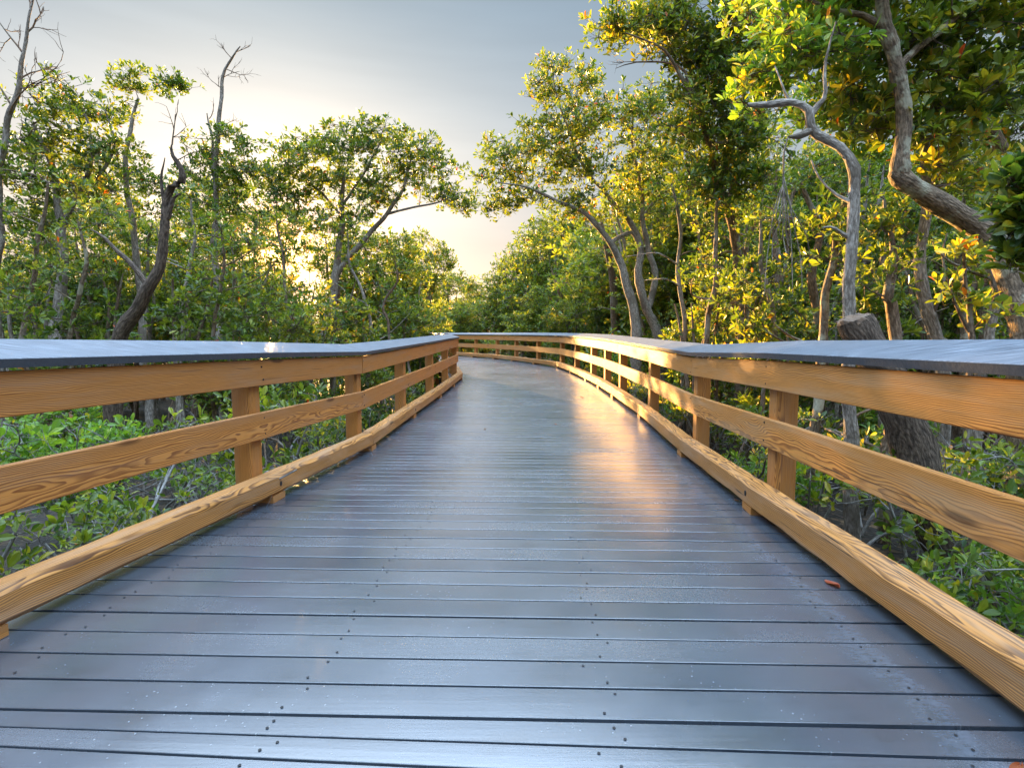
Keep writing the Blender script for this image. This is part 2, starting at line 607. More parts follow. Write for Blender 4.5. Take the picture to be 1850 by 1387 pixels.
# sections of decking: (left y, right y) of both ends and the number of boards
SECT = [(-2.0, -1.6, .55, -.05, 13), (.55, -.05, 1.16, .75, 7), (1.16, .75, 1.55, 1.46, 6), (1.55, 1.46, 9.2, 9.0, 52), (9.2, 9.0, 13.2, 12.95, 27), (13.2, 12.95, 15.2, 15.9, 16),
        (15.2, 15.9, 17.1, 19.3, 18), (17.1, 19.3, 20.6, 23.1, 27), (20.6, 23.1, 24.0, 28.0, 30), (24.0, 28.0, 27.3, 32.6, 30)]
mb = MB()
bid = 0
for (l0, r0, l1, r1, nb) in SECT:
    A0, B0, A1, B1 = lp(l0), rp(r0), lp(l1), rp(r1)
    for k in range(nb):
        bid += 1
        t0, t1 = k / nb, (k + 1) / nb
        a0, a1 = A0 + (A1 - A0) * t0, A0 + (A1 - A0) * t1
        b0, b1 = B0 + (B1 - B0) * t0, B0 + (B1 - B0) * t1
        ua = b0 - a0
        wid = np.linalg.norm(ua)
        ua = ua / wid
        ov = .31
        a0, a1, b0, b1 = a0 - ua * ov, a1 - ua * ov, b0 + ua * ov, b1 + ua * ov
        gap = .0056
        fa, fb = (a1 - a0), (b1 - b0)
        fa, fb = fa / np.linalg.norm(fa), fb / np.linalg.norm(fb)
        za0, za1 = zdeck(a0[1]), zdeck(a1[1])
        zb0, zb1 = zdeck(b0[1]), zdeck(b1[1])
        dz = rng.normal() * .0008
        crown = .00028 + rng.normal() * .00022
        prof = [(0.0, gap, -.026), (0.0, gap, -.0015)] + [(q_, gap + .0012 - q_ * 2 * (gap + .0012), crown * (1 - (2 * q_ - 1) ** 2)) for q_ in (0., .12, .5, .88, 1.)] + [(1.0, -gap, -.0015), (1.0, -gap, -.026)]
        Wt = wid + 2 * ov
        NS = 5
        V, G, T = [], [], []
        for s_ in range(NS):
            u = s_ / (NS - 1)
            for (e, off, dzp) in prof:
                pa = a0 + (a1 - a0) * e + fa * off
                pb = b0 + (b1 - b0) * e + fb * off
                p = pa + (pb - pa) * u
                za = za0 + (za1 - za0) * e
                zb = zb0 + (zb1 - zb0) * e
                V.append((p[0], p[1], za + (zb - za) * u + dzp + dz))
                G.append((Wt * u, p[1], bid * 1.7))
                T.append(Wt * (1 - u) - ov)
        F = []
        for s_ in range(NS - 1):
            for e in range(9):
                F.append((s_ * 9 + e, s_ * 9 + (e + 1) % 9, s_ * 9 + 9 + (e + 1) % 9, s_ * 9 + 9 + e))
        F.append(tuple(range(8, -1, -1)))
        F.append(tuple((NS - 1) * 9 + e for e in range(9)))
        mb.add(V, F, 0, G, T)
        # screw heads, two on each joist line
        if a0[1] < 16:
            for u in (.13, .39, .63, .87):
                for (e, off) in ((0, .028), (1, -.028)):
                    pa = (a1 + fa * off) if e else (a0 + fa * off)
                    pb = (b1 + fb * off) if e else (b0 + fb * off)
                    uu = u + rng.normal() * .006
                    p = pa + (pb - pa) * uu
                    zz = (za0 + (zb0 - za0) * uu) * (1 - e) + (za1 + (zb1 - za1) * uu) * e + dz + .0026
                    ang = np.arange(8) * math.pi / 4
                    mb.add(np.stack((p[0] + .0048 * np.cos(ang), p[1] + .0048 * np.sin(ang), np.full(8, zz)), -1), [tuple(range(8))], 1)
walk = mb.build("boardwalk", [M_DECK, M_SCREW])
tag(walk, kind="structure")


def stations(poly, side):
    pts = np.array([(x, y, zdeck(y)) for x, y in poly])
    d = np.diff(pts[:, :2], axis=0)
    d /= np.linalg.norm(d, axis=1)[:, None]
    nrm = np.stack((-d[:, 1], d[:, 0]), -1) * side      # outward: left rail -> -x
    out = []
    for i in range(len(pts)):
        a = nrm[max(i - 1, 0)]
        b = nrm[min(i, len(nrm) - 1)]
        m = a + b
        m /= np.linalg.norm(m)
        m /= max(.6, float(m @ a))
        out.append(m)
    s = np.concatenate(([0], np.cumsum(np.linalg.norm(np.diff(pts, axis=0), axis=1))))
    return pts, np.array(out), s


def sweep(mb, pts, mit, s, i0, i1, prof, gcoff, ext=0.0, sub=1, wob=0.0, r=None, mat=0, gap=.0028):
    """One board: a closed profile of (outward, up) swept from station i0 to station i1."""
    ss, pp, mm = [], [], []
    for i in range(i0, i1):
        for k in range(sub):
            t = k / sub
            ss.append(s[i] + (s[i + 1] - s[i]) * t)
            pp.append(pts[i] + (pts[i + 1] - pts[i]) * t)
            mm.append(mit[i] + (mit[i + 1] - mit[i]) * t)
    ss.append(s[i1]); pp.append(pts[i1]); mm.append(mit[i1])
    ss, pp, mm = np.array(ss), np.array(pp), np.array(mm)
    if sub == 1 or True:
        d0 = (pp[1] - pp[0]) / np.linalg.norm(pp[1] - pp[0])
        d1 = (pp[-1] - pp[-2]) / np.linalg.norm(pp[-1] - pp[-2])
        pp[0] = pp[0] + d0 * (gap - ext)
        pp[-1] = pp[-1] - d1 * gap
    k = len(prof)
    V, G = [], []
    for j in range(len(ss)):
        for (t, z) in prof:
            dt = dzz = 0.0
            if wob and r is not None:
                dt, dzz = r.normal() * wob, r.normal() * wob
            V.append((pp[j][0] + mm[j][0] * (t + dt), pp[j][1] + mm[j][1] * (t + dt), pp[j][2] + z + dzz))
            G.append((ss[j] + gcoff[0], t + gcoff[1], z + gcoff[2]))
    F = []
    for j in range(len(ss) - 1):
        for e in range(k):
            F.append((j * k + e, j * k + (e + 1) % k, j * k + k + (e + 1) % k, j * k + k + e))
    F.append(tuple(range(k - 1, -1, -1)))
    F.append(tuple((len(ss) - 1) * k + e for e in range(k)))
    mb.add(V, F, mat, G)


def rect(t0, t1, z0, z1, c=.004):
    return [(t0 + c, z0), (t1 - c, z0), (t1, z0 + c), (t1, z1 - c), (t1 - c, z1), (t0 + c, z1), (t0, z1 - c), (t0, z0 + c)]


def railing(poly, side, label, seams, mats, seed):
    r = np.random.default_rng(seed)
    pts, mit, s = stations(poly, side)
    root = empty("boardwalk_railing", (pts[2][0] + side * -.2, pts[2][1], 0.0), label, "railing")
    n = len(pts)

    def off():
        return (r.uniform(0, 40), r.uniform(-.10, .10), -r.uniform(-.1, .9))
    for i in range(n):
        # post with bevelled edges
        if i + 1 < n:
            d = pts[i + 1] - pts[i]
        else:
            d = pts[i] - pts[i - 1]
        d = d[:2] / np.linalg.norm(d[:2])
        o = np.array((-d[1], d[0])) * side
        c0 = pts[i][:2] + o * .205
        hw, ch = .064, .006
        ring = [(-hw + ch, -hw), (hw - ch, -hw), (hw, -hw + ch), (hw, hw - ch), (hw - ch, hw), (-hw + ch, hw), (-hw, hw - ch), (-hw, -hw + ch)]
        lean = r.normal(size=2) * .006
        V, G = [], []
        gx, gy, gz = r.uniform(0, 40), r.uniform(-.08, .08), r.uniform(.05, .12)
        for zz in (GROUND_Z - .15, pts[i][2] + .96):
            for (a, b) in ring:
                p = c0 + d * a + o * b + lean * zz
                V.append((p[0], p[1], zz))
                G.append((zz + gx, a + gy, b + gz))
        F = [(e, (e + 1) % 8, 8 + (e + 1) % 8, 8 + e) for e in range(8)] + [tuple(range(7, -1, -1)), tuple(range(8, 16))]
        mb = MB()
        mb.add(V, F, 0, G)
        mb.build("post", mats['post'], root)
        # spacer block that holds the curb off the deck
        if i < n - 1:
            mb = MB()
            V, G = [], []
            for zz in (pts[i][2] + .001, pts[i][2] + .046):
                for (a, b) in ((-.06, .004), (.10, .004), (.10, .135), (-.06, .135)):
                    p = pts[i][:2] + d * a + o * b
                    V.append((p[0], p[1], zz))
                    G.append((a + gx, b, zz))
            mb.add(V, [(0, 3, 2, 1), (4, 5, 6, 7), (0, 1, 5, 4), (1, 2, 6, 5), (2, 3, 7, 6), (3, 0, 4, 7)], 0, G)
            mb.build("spacer_block", mats['post'], root)
    runs = [(a, b) for a, b in zip([0] + seams, seams + [n - 1]) if b > a]
    for (a, b) in runs:
        jit = r.normal() * .002
        mb = MB(); sweep(mb, pts, mit, s, a, b, rect(.100 + jit, .139 + jit, .792, .968), off()); tb_ = mb.build("top_rail", mats['rail'], root)
        mb = MB(); sweep(mb, pts, mit, s, a, b, rect(.100 - jit, .139 - jit, .425 + jit, .606 + jit), off()); md_ = mb.build("middle_rail", mats['rail'], root)
        for (board, zc) in ((tb_, .88), (md_, .515)):
            for i in range(a, b):
                if pts[i][1] > 14 or pts[i][1] < 1:
                    continue
                d = pts[min(i + 1, n - 1)] - pts[i]
                d = d[:2] / np.linalg.norm(d[:2])
                o = np.array((-d[1], d[0])) * side
                for (sx, sz) in ((.035, .05), (.045, -.055)):
                    c0 = pts[i][:2] + d * (sx + r.normal() * .006)
                    zz0 = pts[i][2] + zc + sz + r.normal() * .006
                    V = []
                    for (tt, rad) in ((.0965, .0045), (.097, .0062), (.103, .0062)):
                        for e in range(8):
                            an = e * math.pi / 4
                            q = c0 + o * tt + d * rad * math.cos(an)
                            V.append((q[0], q[1], zz0 + rad * math.sin(an)))
                    mb = MB()
                    mb.add(V, [tuple(range(8))] + [(k * 8 + e, k * 8 + (e + 1) % 8, k * 8 + 8 + (e + 1) % 8, k * 8 + 8 + e) for k in range(2) for e in range(8)])
                    mb.build("nail", M_SCREW, board)
        cr = .012 if side < 0 else .02
        prof = rect(0, .138, .046, .182, cr)
        mb = MB(); sweep(mb, pts, mit, s, a, b, prof, off(), sub=10, wob=.0022, r=r, gap=.005); cb = mb.build("curb_beam", mats['curb'], root, smooth=False)
        for i in range(a + (1 if a else 0), b):
            if i == 0:
                continue
            d = pts[min(i + 1, n - 1)] - pts[i - 1]
            d = d[:2] / np.linalg.norm(d[:2])
            o = np.array((-d[1], d[0])) * side
            for sh in (.035,):
                c0 = np.array((*(pts[i][:2] + d * sh), pts[i][2] + .115 + r.normal() * .004))
                V = []
                for (tt, rad) in ((-.0035, .006), (-.0035, .013), (.01, .013)):
                    for e in range(10):
                        an = e * math.pi / 5
                        q = c0[:2] + o * tt + d * rad * math.cos(an)
                        V.append((q[0], q[1], c0[2] + rad * math.sin(an) * 1.3))
                mb = MB()
                mb.add(V, [tuple(range(10))] + [(k * 10 + e, k * 10 + (e + 1) % 10, k * 10 + 10 + (e + 1) % 10, k * 10 + 10 + e) for k in range(2) for e in range(10)])
                bo = mb.build("bolt", M_SCREW, cb)
        # tilted cap board
        t0, z0, t1, z1, th = .066, 1.018, .300, 1.093, .038
        nx, nz = -(z1 - z0), (t1 - t0)
        ln = math.hypot(nx, nz); nx, nz = nx / ln * th, nz / ln * th
        e = .07
        prof = [(t0 - nx, z0 - nz), (t1 - nx, z1 - nz), (t1, z1 - .006), (t1 - .006 * .95, z1), (t0 + .0025, z0 + .0012), (t0, z0 - .002)]
        mb = MB(); sweep(mb, pts, mit, s, a, b, prof, (r.uniform(0, 30), 0, 0), sub=4, gap=.001)
        mt = mb.m[-1]
        e_ = np.arange(len(mt)) % 6
        mt[(e_ == 5) | (e_ == 0) | (e_ == 1)] = 1
        mb.build("cap_rail", [M_CAP, M_CAP_EDGE], root)
    return root


railing(LST, 1, "wooden railing along the left side of the boardwalk, smooth honey pine with grey cap", [4, 6, 8, 10, 12, 14],
        dict(post=M_POST, rail=M_RAIL, curb=M_CURB), 3)
railing(RST, -1, "wooden railing along the right side of the boardwalk, weathered pine partly lit by low sun", [4, 6, 8, 10, 12, 14, 16, 18],
        dict(post=M_POST, rail=M_RAIL_W, curb=M_CURB), 5)
# beams that carry the deck
mb = MB()
for poly, side in ((LST, 1), (RST, -1)):
    pts, mit, s = stations(poly, side)
    sweep(mb, pts, mit, s, 0, len(pts) - 1, rect(.02, .11, -.25, -.03), (0, 0, 0))
    sweep(mb, pts, mit, s, 0, len(pts) - 1, rect(-1.35, -1.26, -.25, -.03), (0, 0, 0))
o = mb.build("support_beam", M_BEAM, walk)

# ------------------------------------------------------------------ foliage
LEAF = np.array([(0, 0, 0), (.38, .155, .045), (.74, .165, .02), (1, 0, -.05), (.74, -.165, .02), (.38, -.155, .045)])
LEAF_F = np.array([(0, 3, 2, 1), (0, 5, 4, 3)])
LEAF8 = np.array([(0, 0, 0), (.30, .14, .05), (.62, .20, .05), (.88, .11, -.02), (1, 0, -.08), (.88, -.11, -.02), (.62, -.20, .05), (.30, -.14, .05), (.45, 0, -.0), (.75, 0, -.02)])
LEAF8_F3 = np.array([(0, 8, 1), (0, 7, 8), (3, 9, 4), (9, 5, 4)])
LEAF8_F4 = np.array([(1, 8, 9, 2), (8, 7, 6, 9), (2, 9, 3, 3), (9, 6, 5, 5)])


def leaves(mb, pos, axis, n_leaf, size, rng, mat=0, var=(.35, .18), dry=.02, fine=False, open_=(.25, 1.15), shift=None):
    """Rosettes of n_leaf leaves at pos (n,3) round the twig direction axis (n,3)."""
    n = len(pos)
    A, B = frames(norm(axis))
    az = (np.arange(n_leaf) * 2.4)[None, :] + rng.uniform(0, 6.28, (n, 1)) + rng.normal(0, .25, (n, n_leaf))
    el = rng.uniform(open_[0], open_[1], (n, n_leaf))
    side = np.cos(az)[..., None] * A[:, None] + np.sin(az)[..., None] * B[:, None]
    ax = norm(axis)[:, None]
    X = norm(np.cos(el)[..., None] * side + np.sin(el)[..., None] * ax + rng.normal(0, .12, (n, n_leaf, 3)))
    Zn = norm(ax - X * np.sum(ax * X, -1, keepdims=True) + rng.normal(0, .25, X.shape))
    Yn = norm(np.cross(Zn, X))
    Zn = np.cross(X, Yn)
    L = size * rng.uniform(.5, 1.22, (n, n_leaf))
    tm = LEAF8 if fine else LEAF
    wsc = rng.uniform(.85, 1.3, (n, n_leaf))
    k = len(tm)
    base = pos[:, None] + X * (.012 + .05 * size) + ax * (rng.uniform(-.35, .25, (n, n_leaf, 1)) * size)
    V = base[:, :, None] + L[..., None, None] * (tm[:, 0][None, None, :, None] * X[:, :, None] + (tm[:, 1][None, None, :, None] * wsc[..., None, None]) * Yn[:, :, None]
                                              + tm[:, 2][None, None, :, None] * Zn[:, :, None])
    cl = rng.normal(0, var[1] * .6, (n, 1)) if shift is None else shift[:, None]
    t = np.clip(var[0] + cl + rng.normal(0, var[1], (n, n_leaf)), 0, .9)
    t = np.where(rng.random((n, n_leaf)) < dry * .4, rng.uniform(.92, 1.0, (n, n_leaf)), t)
    m = n * n_leaf
    off = (np.arange(m) * k)[:, None, None]
    tt = np.repeat(t.ravel(), k)
    if fine:
        base_n = mb.n
        mb.add(V.reshape(-1, 3), (LEAF8_F3[None] + off).reshape(-1, 3), mat, None, tt)
        f4 = np.array([(1, 8, 9, 2), (8, 7, 6, 9)])
        f3 = np.array([(2, 9, 3), (9, 6, 5)])
        for f in (f4, f3):
            ff = (f[None] + off).reshape(-1, f.shape[1]) + base_n
            mb.loops.append(ff.ravel()); mb.sizes.append(np.full(len(ff), f.shape[1])); mb.m.append(np.full(len(ff), mat))
    else:
        mb.add(V.reshape(-1, 3), (LEAF_F[None] + off).reshape(-1, 4), mat, None, tt)


DENSE, AIRY = 1.0, 1.0


class Plant:
    """Trunk and limbs drawn as curves, then branches grown to clumps of rosettes inside crown lobes."""

    def __init__(self, seed):
        self.rng = np.random.default_rng(seed)
        self.trunk, self.branch, self.crown = MB(), MB(), MB()
        self.nodes, self.nr = [], []
        self.base = None
        self.nc = 0

    def limb(self, pts, sides=10, wob=.02, base=False, step=.12, rough=.03, tint=0.0):
        """pts: rows x, y, z, radius"""
        c = catmull(pts, step)
        ph = self.rng.uniform(0, 6, 3)
        q = np.linspace(0, 1, len(c)) * len(c) * .35
        amp = np.minimum(1, np.arange(len(c)) / 3.0)[:, None] * np.minimum(1, np.arange(len(c))[::-1] / 3.0)[:, None]
        c[:, :3] += amp * wob * np.stack([np.sin(q * 1.3 + ph[0]) + .5 * np.sin(q * 2.9 + ph[1]), np.sin(q * 1.1 + ph[1]) + .5 * np.sin(q * 3.1), .2 * np.sin(q + ph[2])], -1)
        R = c[:, 3] * (1 + .05 * self.rng.normal(size=len(c)))
        tubes(self.trunk, c[None, :, :3], R[None], sides, 0, tint, rough=rough, rng=self.rng)
        for p, rr in zip(c, R):
            self.nodes.append(p[:3]); self.nr.append(rr)
        if self.base is None or base:
            self.base = np.array(c[0, :3])
        return c

    def bare(self, start, direction, length, depth=3, r=.02):
        """Leafless branching twigs."""
        st = [(np.array(start, float), np.array(direction, float), length, depth, r)]
        while st:
            p, d, ln, dp, rr = st.pop()
            d = d / np.linalg.norm(d)
            pts = [p]
            dd = d
            for k in range(4):
                dd = dd + self.rng.normal(0, .16, 3) + np.array((0, 0, .05))
                dd /= np.linalg.norm(dd)
                pts.append(pts[-1] + dd * ln / 4)
            pts = np.array(pts)
            tubes(self.branch, pts[None], np.linspace(rr, rr * .45, 5)[None], 4)
            if dp > 0:
                for k in range(self.rng.integers(2, 5)):
                    i = self.rng.integers(1, 5)
                    nd = dd + self.rng.normal(0, .6, 3)
                    st.append((pts[i], nd, ln * self.rng.uniform(.45, .75), dp - 1, rr * .55))

    def lobe(self, c, rad, n, clump=.30, ros=9, leaf=.10, n_leaf=7, var=(.35, .16), dry=.02, fine=False, twig=.006, mat=0, up=.8, shell=.5, flat=.6):
        rng = self.rng
        c = np.asarray(c, float)
        rad = np.asarray(rad, float)
        n = int(n * DENSE)
        clump = clump * AIRY
        rad = rad * AIRY
        u = norm(rng.normal(size=(n, 3)))
        cen = c + u * (rng.random((n, 1)) ** (shell * .7)) * rad
        if not self.nodes:
            self.nodes.append(c - np.array((0, 0, rad[2]))); self.nr.append(.02)
        nodes = np.array(self.nodes)
        d0 = np.min(np.linalg.norm(cen[:, None] - nodes[None, ::2], axis=-1), axis=1)
        order = np.argsort(d0)
        arr = np.empty((len(nodes) + 4 * n, 3)); arr[:len(nodes)] = nodes
        rr = np.empty(len(arr)); rr[:len(nodes)] = self.nr
        m = len(nodes)
        BP, BR = [], []
        for i in order:
            dv = cen[i] - arr[:m]
            dist = np.linalg.norm(dv, axis=1)
            cost = dist + .5 * np.maximum(0, -dv[:, 2])
            j = int(np.argmin(cost))
            a, b = arr[j], cen[i]
            ln = dist[j]
            mid = a + (b - a) * .5 + rng.normal(0, .13, 3) * ln + np.array((0, 0, .08 * ln))
            t = np.linspace(0, 1, 6)[:, None]
            pts = (1 - t) ** 2 * a + 2 * t * (1 - t) * mid + t * t * b
            r0 = min(rr[j] * .7, .006 + .012 * ln)
            r0 = max(r0, twig)
            BP.append(pts); BR.append(np.linspace(r0, twig * .8, 6))
            arr[m:m + 4] = pts[2:]
            rr[m:m + 4] = np.linspace(r0 * .8, twig, 4)
            m += 4
        self.nodes = list(arr[:m]); self.nr = list(rr[:m])
        tubes(self.branch, np.array(BP), np.array(BR), 5)
        # rosettes
        o = norm(rng.normal(size=(n, ros, 3))) * (rng.random((n, ros, 1)) ** .4) * clump
        o[..., 2] *= flat
        pos = (cen[:, None] + o).reshape(-1, 3)
        ax = norm(o / clump * .9 + np.array((0, 0, up)) + rng.normal(0, .35, o.shape)).reshape(-1, 3)
        st = np.repeat(cen, ros, axis=0)
        md = (st + pos) / 2 + rng.normal(0, .02, st.shape) + np.array((0, 0, -.02))
        tubes(self.branch, np.stack((st, md, pos), 1), np.tile(np.array((twig * .7, twig * .55, twig * .4)), (len(pos), 1)), 3)
        sh = np.repeat(rng.normal(0, var[1] * .8, n), ros) + rng.normal(0, var[1] * .4, len(pos))
        leaves(self.crown, pos, ax, n_leaf, leaf, rng, mat, var, dry, fine, shift=sh)
        self.nc += n

    def build(self, name, label, cat, group=None, barkm=None, leafm=None, loc=None, crown_name="crown", branch_name="branches", trunk_name="trunk", twigm=None):
        b = self.base if loc is None else np.asarray(loc)
        root = empty(name, (float(b[0]), float(b[1]), float(b[2])), label, cat, group)
        if self.trunk.n:
            self.trunk.build(trunk_name, barkm or M_BARK_M, root, smooth=True)
        if self.branch.n:
            self.branch.build(branch_name, twigm or M_TWIG, root, smooth=True)
        if self.crown.n:
            self.crown.build(crown_name, leafm or M_LEAF, root)
        return root


def row(*q):
    """pixel rows (px, py, d, r) -> world rows"""
    return [(*P(a, b, d), r) for (a, b, d, r) in q]


def lob(p, px, py, d, rx, ry, n, dr=None, **kw):
    s = d / 1000.0
    p.lobe(P(px, py, d), (rx * s, (dr if dr else .5 * (rx + ry) * s), ry * s), n, **kw)


def foot(px, py, d, r):
    """a trunk foot: the ground point below the given view direction"""
    q = P(px, py, d)
    return (q[0], q[1], GROUND_Z - .05, r)


exec_order = []
DENSE, AIRY = 1.7, 1.42
# ---- left side, named trees ------------------------------------------------
p = Plant(11)
p.limb([foot(-14, 640, 9, .08)] + row((-10, 560, 9, .07), (-4, 420, 9, .06), (3, 280, 9, .05), (12, 215, 9, .042), (40, 140, 9, .034), (48, 60, 9, .022), (62, -30, 9, .012)))
for (px, py, dx, dz, ln) in ((12, 215, .6, .9, .9), (40, 140, .8, .6, .55), (44, 100, -.7, .8, .6), (48, 60, .7, .7, .5), (20, 190, -.8, .7, .8), (5, 260, .8, .5, .5), (55, 20, .3, 1, .5), (30, 160, .9, .3, .5)):
    p.bare(P(px, py, 9), (dx, .2, dz), ln, 2, .016)
p.build("bare_tree", "tall leafless tree with forked grey twigs at the left edge of the picture", "tree", barkm=M_BARK_P, twigm=M_BARK_M)

p = Plant(12)
p.limb([foot(95, 650, 9.5, .10)] + row((100, 620, 9.5, .09), (112, 500, 9.5, .08), (110, 400, 9.5, .065), (98, 320, 9.5, .05), (75, 260, 9.5, .035), (60, 225, 9.5, .02)))
p.limb(row((111, 420, 9.5, .05), (140, 350, 9.5, .04), (165, 290, 9.5, .03), (160, 220, 9.5, .02), (130, 180, 9.5, .012)), 7)
p.limb(row((140, 350, 9.5, .035), (190, 300, 9.6, .028), (205, 250, 9.6, .02), (190, 200, 9.6, .012)), 7)
for a in ((100, 180, 45, 22, 9), (160, 185, 35, 18, 6), (60, 235, 45, 25, 8), (180, 235, 40, 28, 8), (45, 300, 60, 30, 9), (120, 270, 50, 28, 8), (200, 300, 35, 30, 6), (20, 260, 25, 25, 4), (110, 340, 90, 30, 12), (30, 380, 60, 30, 9)):
    lob(p, a[0], a[1], 9.5, a[2], a[3], a[4], clump=.22, ros=7, leaf=.10, dry=.03)
p.build("sparse_mangrove_tree", "sparse open crowned mangrove tree with pale trunk beside the leafless tree", "tree", barkm=M_BARK_P)

p = Plant(13)
p.limb([foot(262, 650, 10.5, .07)] + row((258, 600, 10.5, .065), (246, 450, 10.5, .055), (228, 330, 10.5, .045), (232, 250, 10.5, .035), (250, 178, 10.5, .022)))
for a in ((272, 152, 48, 9, 8), (238, 140, 12, 10, 3), (306, 150, 20, 8, 4), (222, 205, 12, 18, 3), (235, 300, 28, 30, 5), (262, 350, 45, 30, 8)):
    lob(p, a[0], a[1], 10.5, a[2], a[3], a[4], clump=.17, ros=7, leaf=.095, flat=.45, dry=.01)
p.build("flat_topped_tree", "thin tree topped by one small flat tuft of leaves against the sky", "tree", barkm=M_BARK_P)

p = Plant(14)
p.limb([foot(190, 690, 6.5, .11)] + row((212, 630, 6.5, .088), (255, 545, 6.5, .070), (290, 480, 6.5, .058), (303, 410, 6.5, .048), (297, 365, 6.5, .044), (306, 338, 6.5, .043), (326, 328, 6.5, .042), (324, 305, 6.5, .030), (314, 282, 6.5, .02), (310, 262, 6.5, .008)), 12)
p.limb(row((298, 372, 6.5, .026), (291, 338, 6.5, .018), (295, 310, 6.5, .012), (298, 285, 6.5, .005)), 8)
p.limb(row((303, 395, 6.5, .035), (312, 360, 6.5, .024), (326, 350, 6.5, .012)), 7)
p.limb(row((270, 520, 6.5, .035), (230, 470, 6.6, .028), (190, 430, 6.7, .018), (165, 415, 6.8, .008)), 7)
p.bare(P(311, 262, 6.5), (.3, 0, 1), .35, 2, .010)
p.bare(P(318, 290, 6.5), (.8, 0, .3), .22, 1, .010)
p.build("broken_snag", "dark leaning dead trunk with crooked broken top beside the left railing", "dead tree", barkm=M_BARK_D, twigm=M_BARK_M)

p = Plant(15)
p.limb([foot(400, 650, 11, .09)] + row((396, 600, 11, .08), (388, 420, 11, .06), (390, 330, 11, .05), (395, 220, 11, .038), (404, 140, 11, .028), (418, 105, 11, .02), (434, 84, 11, .010)))
p.limb(row((389, 340, 11, .03), (384, 290, 11, .026), (380, 240, 11, .022), (374, 205, 11, .01)), 7)
for (px, py, dx, dz) in ((418, 105, -.5, .6), (425, 95, .9, .2), (404, 140, .7, .5), (408, 125, .6, -.2), (402, 160, -.7, .4), (396, 230, .7, .3), (378, 215, .5, .9)):
    p.bare(P(px, py, 11), (dx, .1, dz), .32, 2, .010)
for a in ((425, 262, 38, 14, 8), (365, 275, 25, 22, 5), (405, 310, 55, 28, 12), (440, 340, 50, 30, 10), (360, 350, 50, 35, 10)):
    lob(p, a[0], a[1], 11, a[2], a[3], a[4], clump=.2, ros=7, leaf=.10)
p.build("dead_topped_tree", "tall tree with bare crooked dead top standing far above its leafy lower branches", "tree", barkm=M_BARK_P, twigm=M_BARK_M)

p = Plant(16)
p.limb([foot(520, 790, 12, .13)] + row((548, 700, 12, .12), (578, 620, 12, .105), (598, 545, 12, .088), (609, 480, 12, .074), (616, 420, 12, .06), (618, 355, 12, .045), (622, 315, 12, .03)), 12)
p.limb(row((606, 500, 12, .06), (635, 458, 12, .055), (665, 425, 12, .05), (700, 387, 12, .045), (722, 350, 12, .036), (735, 312, 12, .028), (742, 290, 12, .018)), 10)
p.limb(row((700, 387, 12, .03), (745, 375, 11.9, .024), (790, 365, 11.8, .016), (825, 352, 11.8, .010)), 7)
p.limb(row((618, 370, 12, .03), (660, 310, 12, .024), (680, 275, 12, .018), (690, 250, 12, .012)), 7)
p.limb(row((617, 390, 12, .03), (580, 350, 12, .025), (550, 320, 12, .018), (535, 290, 12, .01)), 7)
for a in ((668, 244, 62, 14, 16), (730, 268, 45, 16, 9), (590, 268, 62, 18, 14), (765, 298, 42, 22, 11), (625, 300, 78, 26, 20), (556, 312, 62, 28, 15), (806, 352, 38, 16, 9), (835, 372, 18, 12, 4), (700, 318, 46, 20, 8), (522, 345, 40, 24, 9), (630, 360, 66, 26, 14), (585, 395, 52, 24, 10), (540, 265, 30, 12, 5), (690, 360, 30, 16, 5)):
    lob(p, a[0], a[1], 12, a[2], a[3], a[4], clump=.23, ros=8, leaf=.10, flat=.5, dry=.02)
p.build("umbrella_mangrove_tree", "mangrove tree with forked pale trunk and wide umbrella crown before the sunset sky", "tree", barkm=M_BARK_P)

DENSE, AIRY = 1.45, 1.25
# ---- right side, named trees -----------------------------------------------
p = Plant(21)
p.limb([foot(1146, 660, 13, .14)] + row((1150, 625, 13, .125), (1143, 560, 13, .105), (1124, 480, 13, .09), (1098, 435, 13, .07), (1058, 385, 12.9, .055), (1008, 365, 12.7, .04), (950, 338, 12.5, .025), (900, 330, 12.4, .012)), 12)
p.limb([foot(1205, 660, 13.2, .14)] + row((1193, 625, 13.2, .13), (1170, 560, 13.2, .105), (1153, 500, 13.2, .092), (1156, 445, 13.2, .08), (1140, 402, 13.2, .065), (1092, 350, 13.1, .045), (1050, 290, 13, .03), (1010, 190, 13, .018), (1000, 120, 13, .010)), 12)
p.limb(row((1170, 562, 13.2, .08), (1183, 500, 13.2, .075), (1171, 445, 13.2, .065), (1160, 395, 13.2, .055), (1158, 330, 13.2, .04), (1140, 250, 13.2, .025), (1150, 190, 13.2, .012)), 10)
p.limb(row((1100, 440, 13, .05), (1140, 420, 13.2, .05), (1156, 450, 13.2, .05)), 8)
p.limb(row((1160, 395, 13.2, .035), (1200, 340, 13.4, .028), (1230, 280, 13.5, .02), (1220, 210, 13.5, .012)), 7)
for a in ((1000, 115, 28, 18, 8), (980, 165, 22, 28, 9), (1040, 168, 38, 24, 12), (1055, 130, 16, 10, 3), (1150, 182, 58, 22, 15), (1085, 228, 92, 30, 32), (1200, 195, 46, 34, 17), (945, 262, 62, 18, 15), (893, 310, 38, 26, 13), (895, 365, 32, 20, 8), (995, 292, 84, 30, 30), (1115, 300, 86, 40, 34), (1200, 285, 60, 50, 28), (990, 352, 76, 22, 18), (1080, 370, 80, 28, 18), (1190, 380, 50, 34, 14), (1010, 225, 60, 30, 16)):
    lob(p, a[0], a[1], 13, a[2], a[3], a[4], clump=.25, ros=8, leaf=.105, dry=.025, var=(.42, .17))
p.build("forked_mangrove_tree", "mangrove tree with three twisting brown stems and broad crown leaning over the boardwalk bend", "tree", barkm=M_BARK_P)

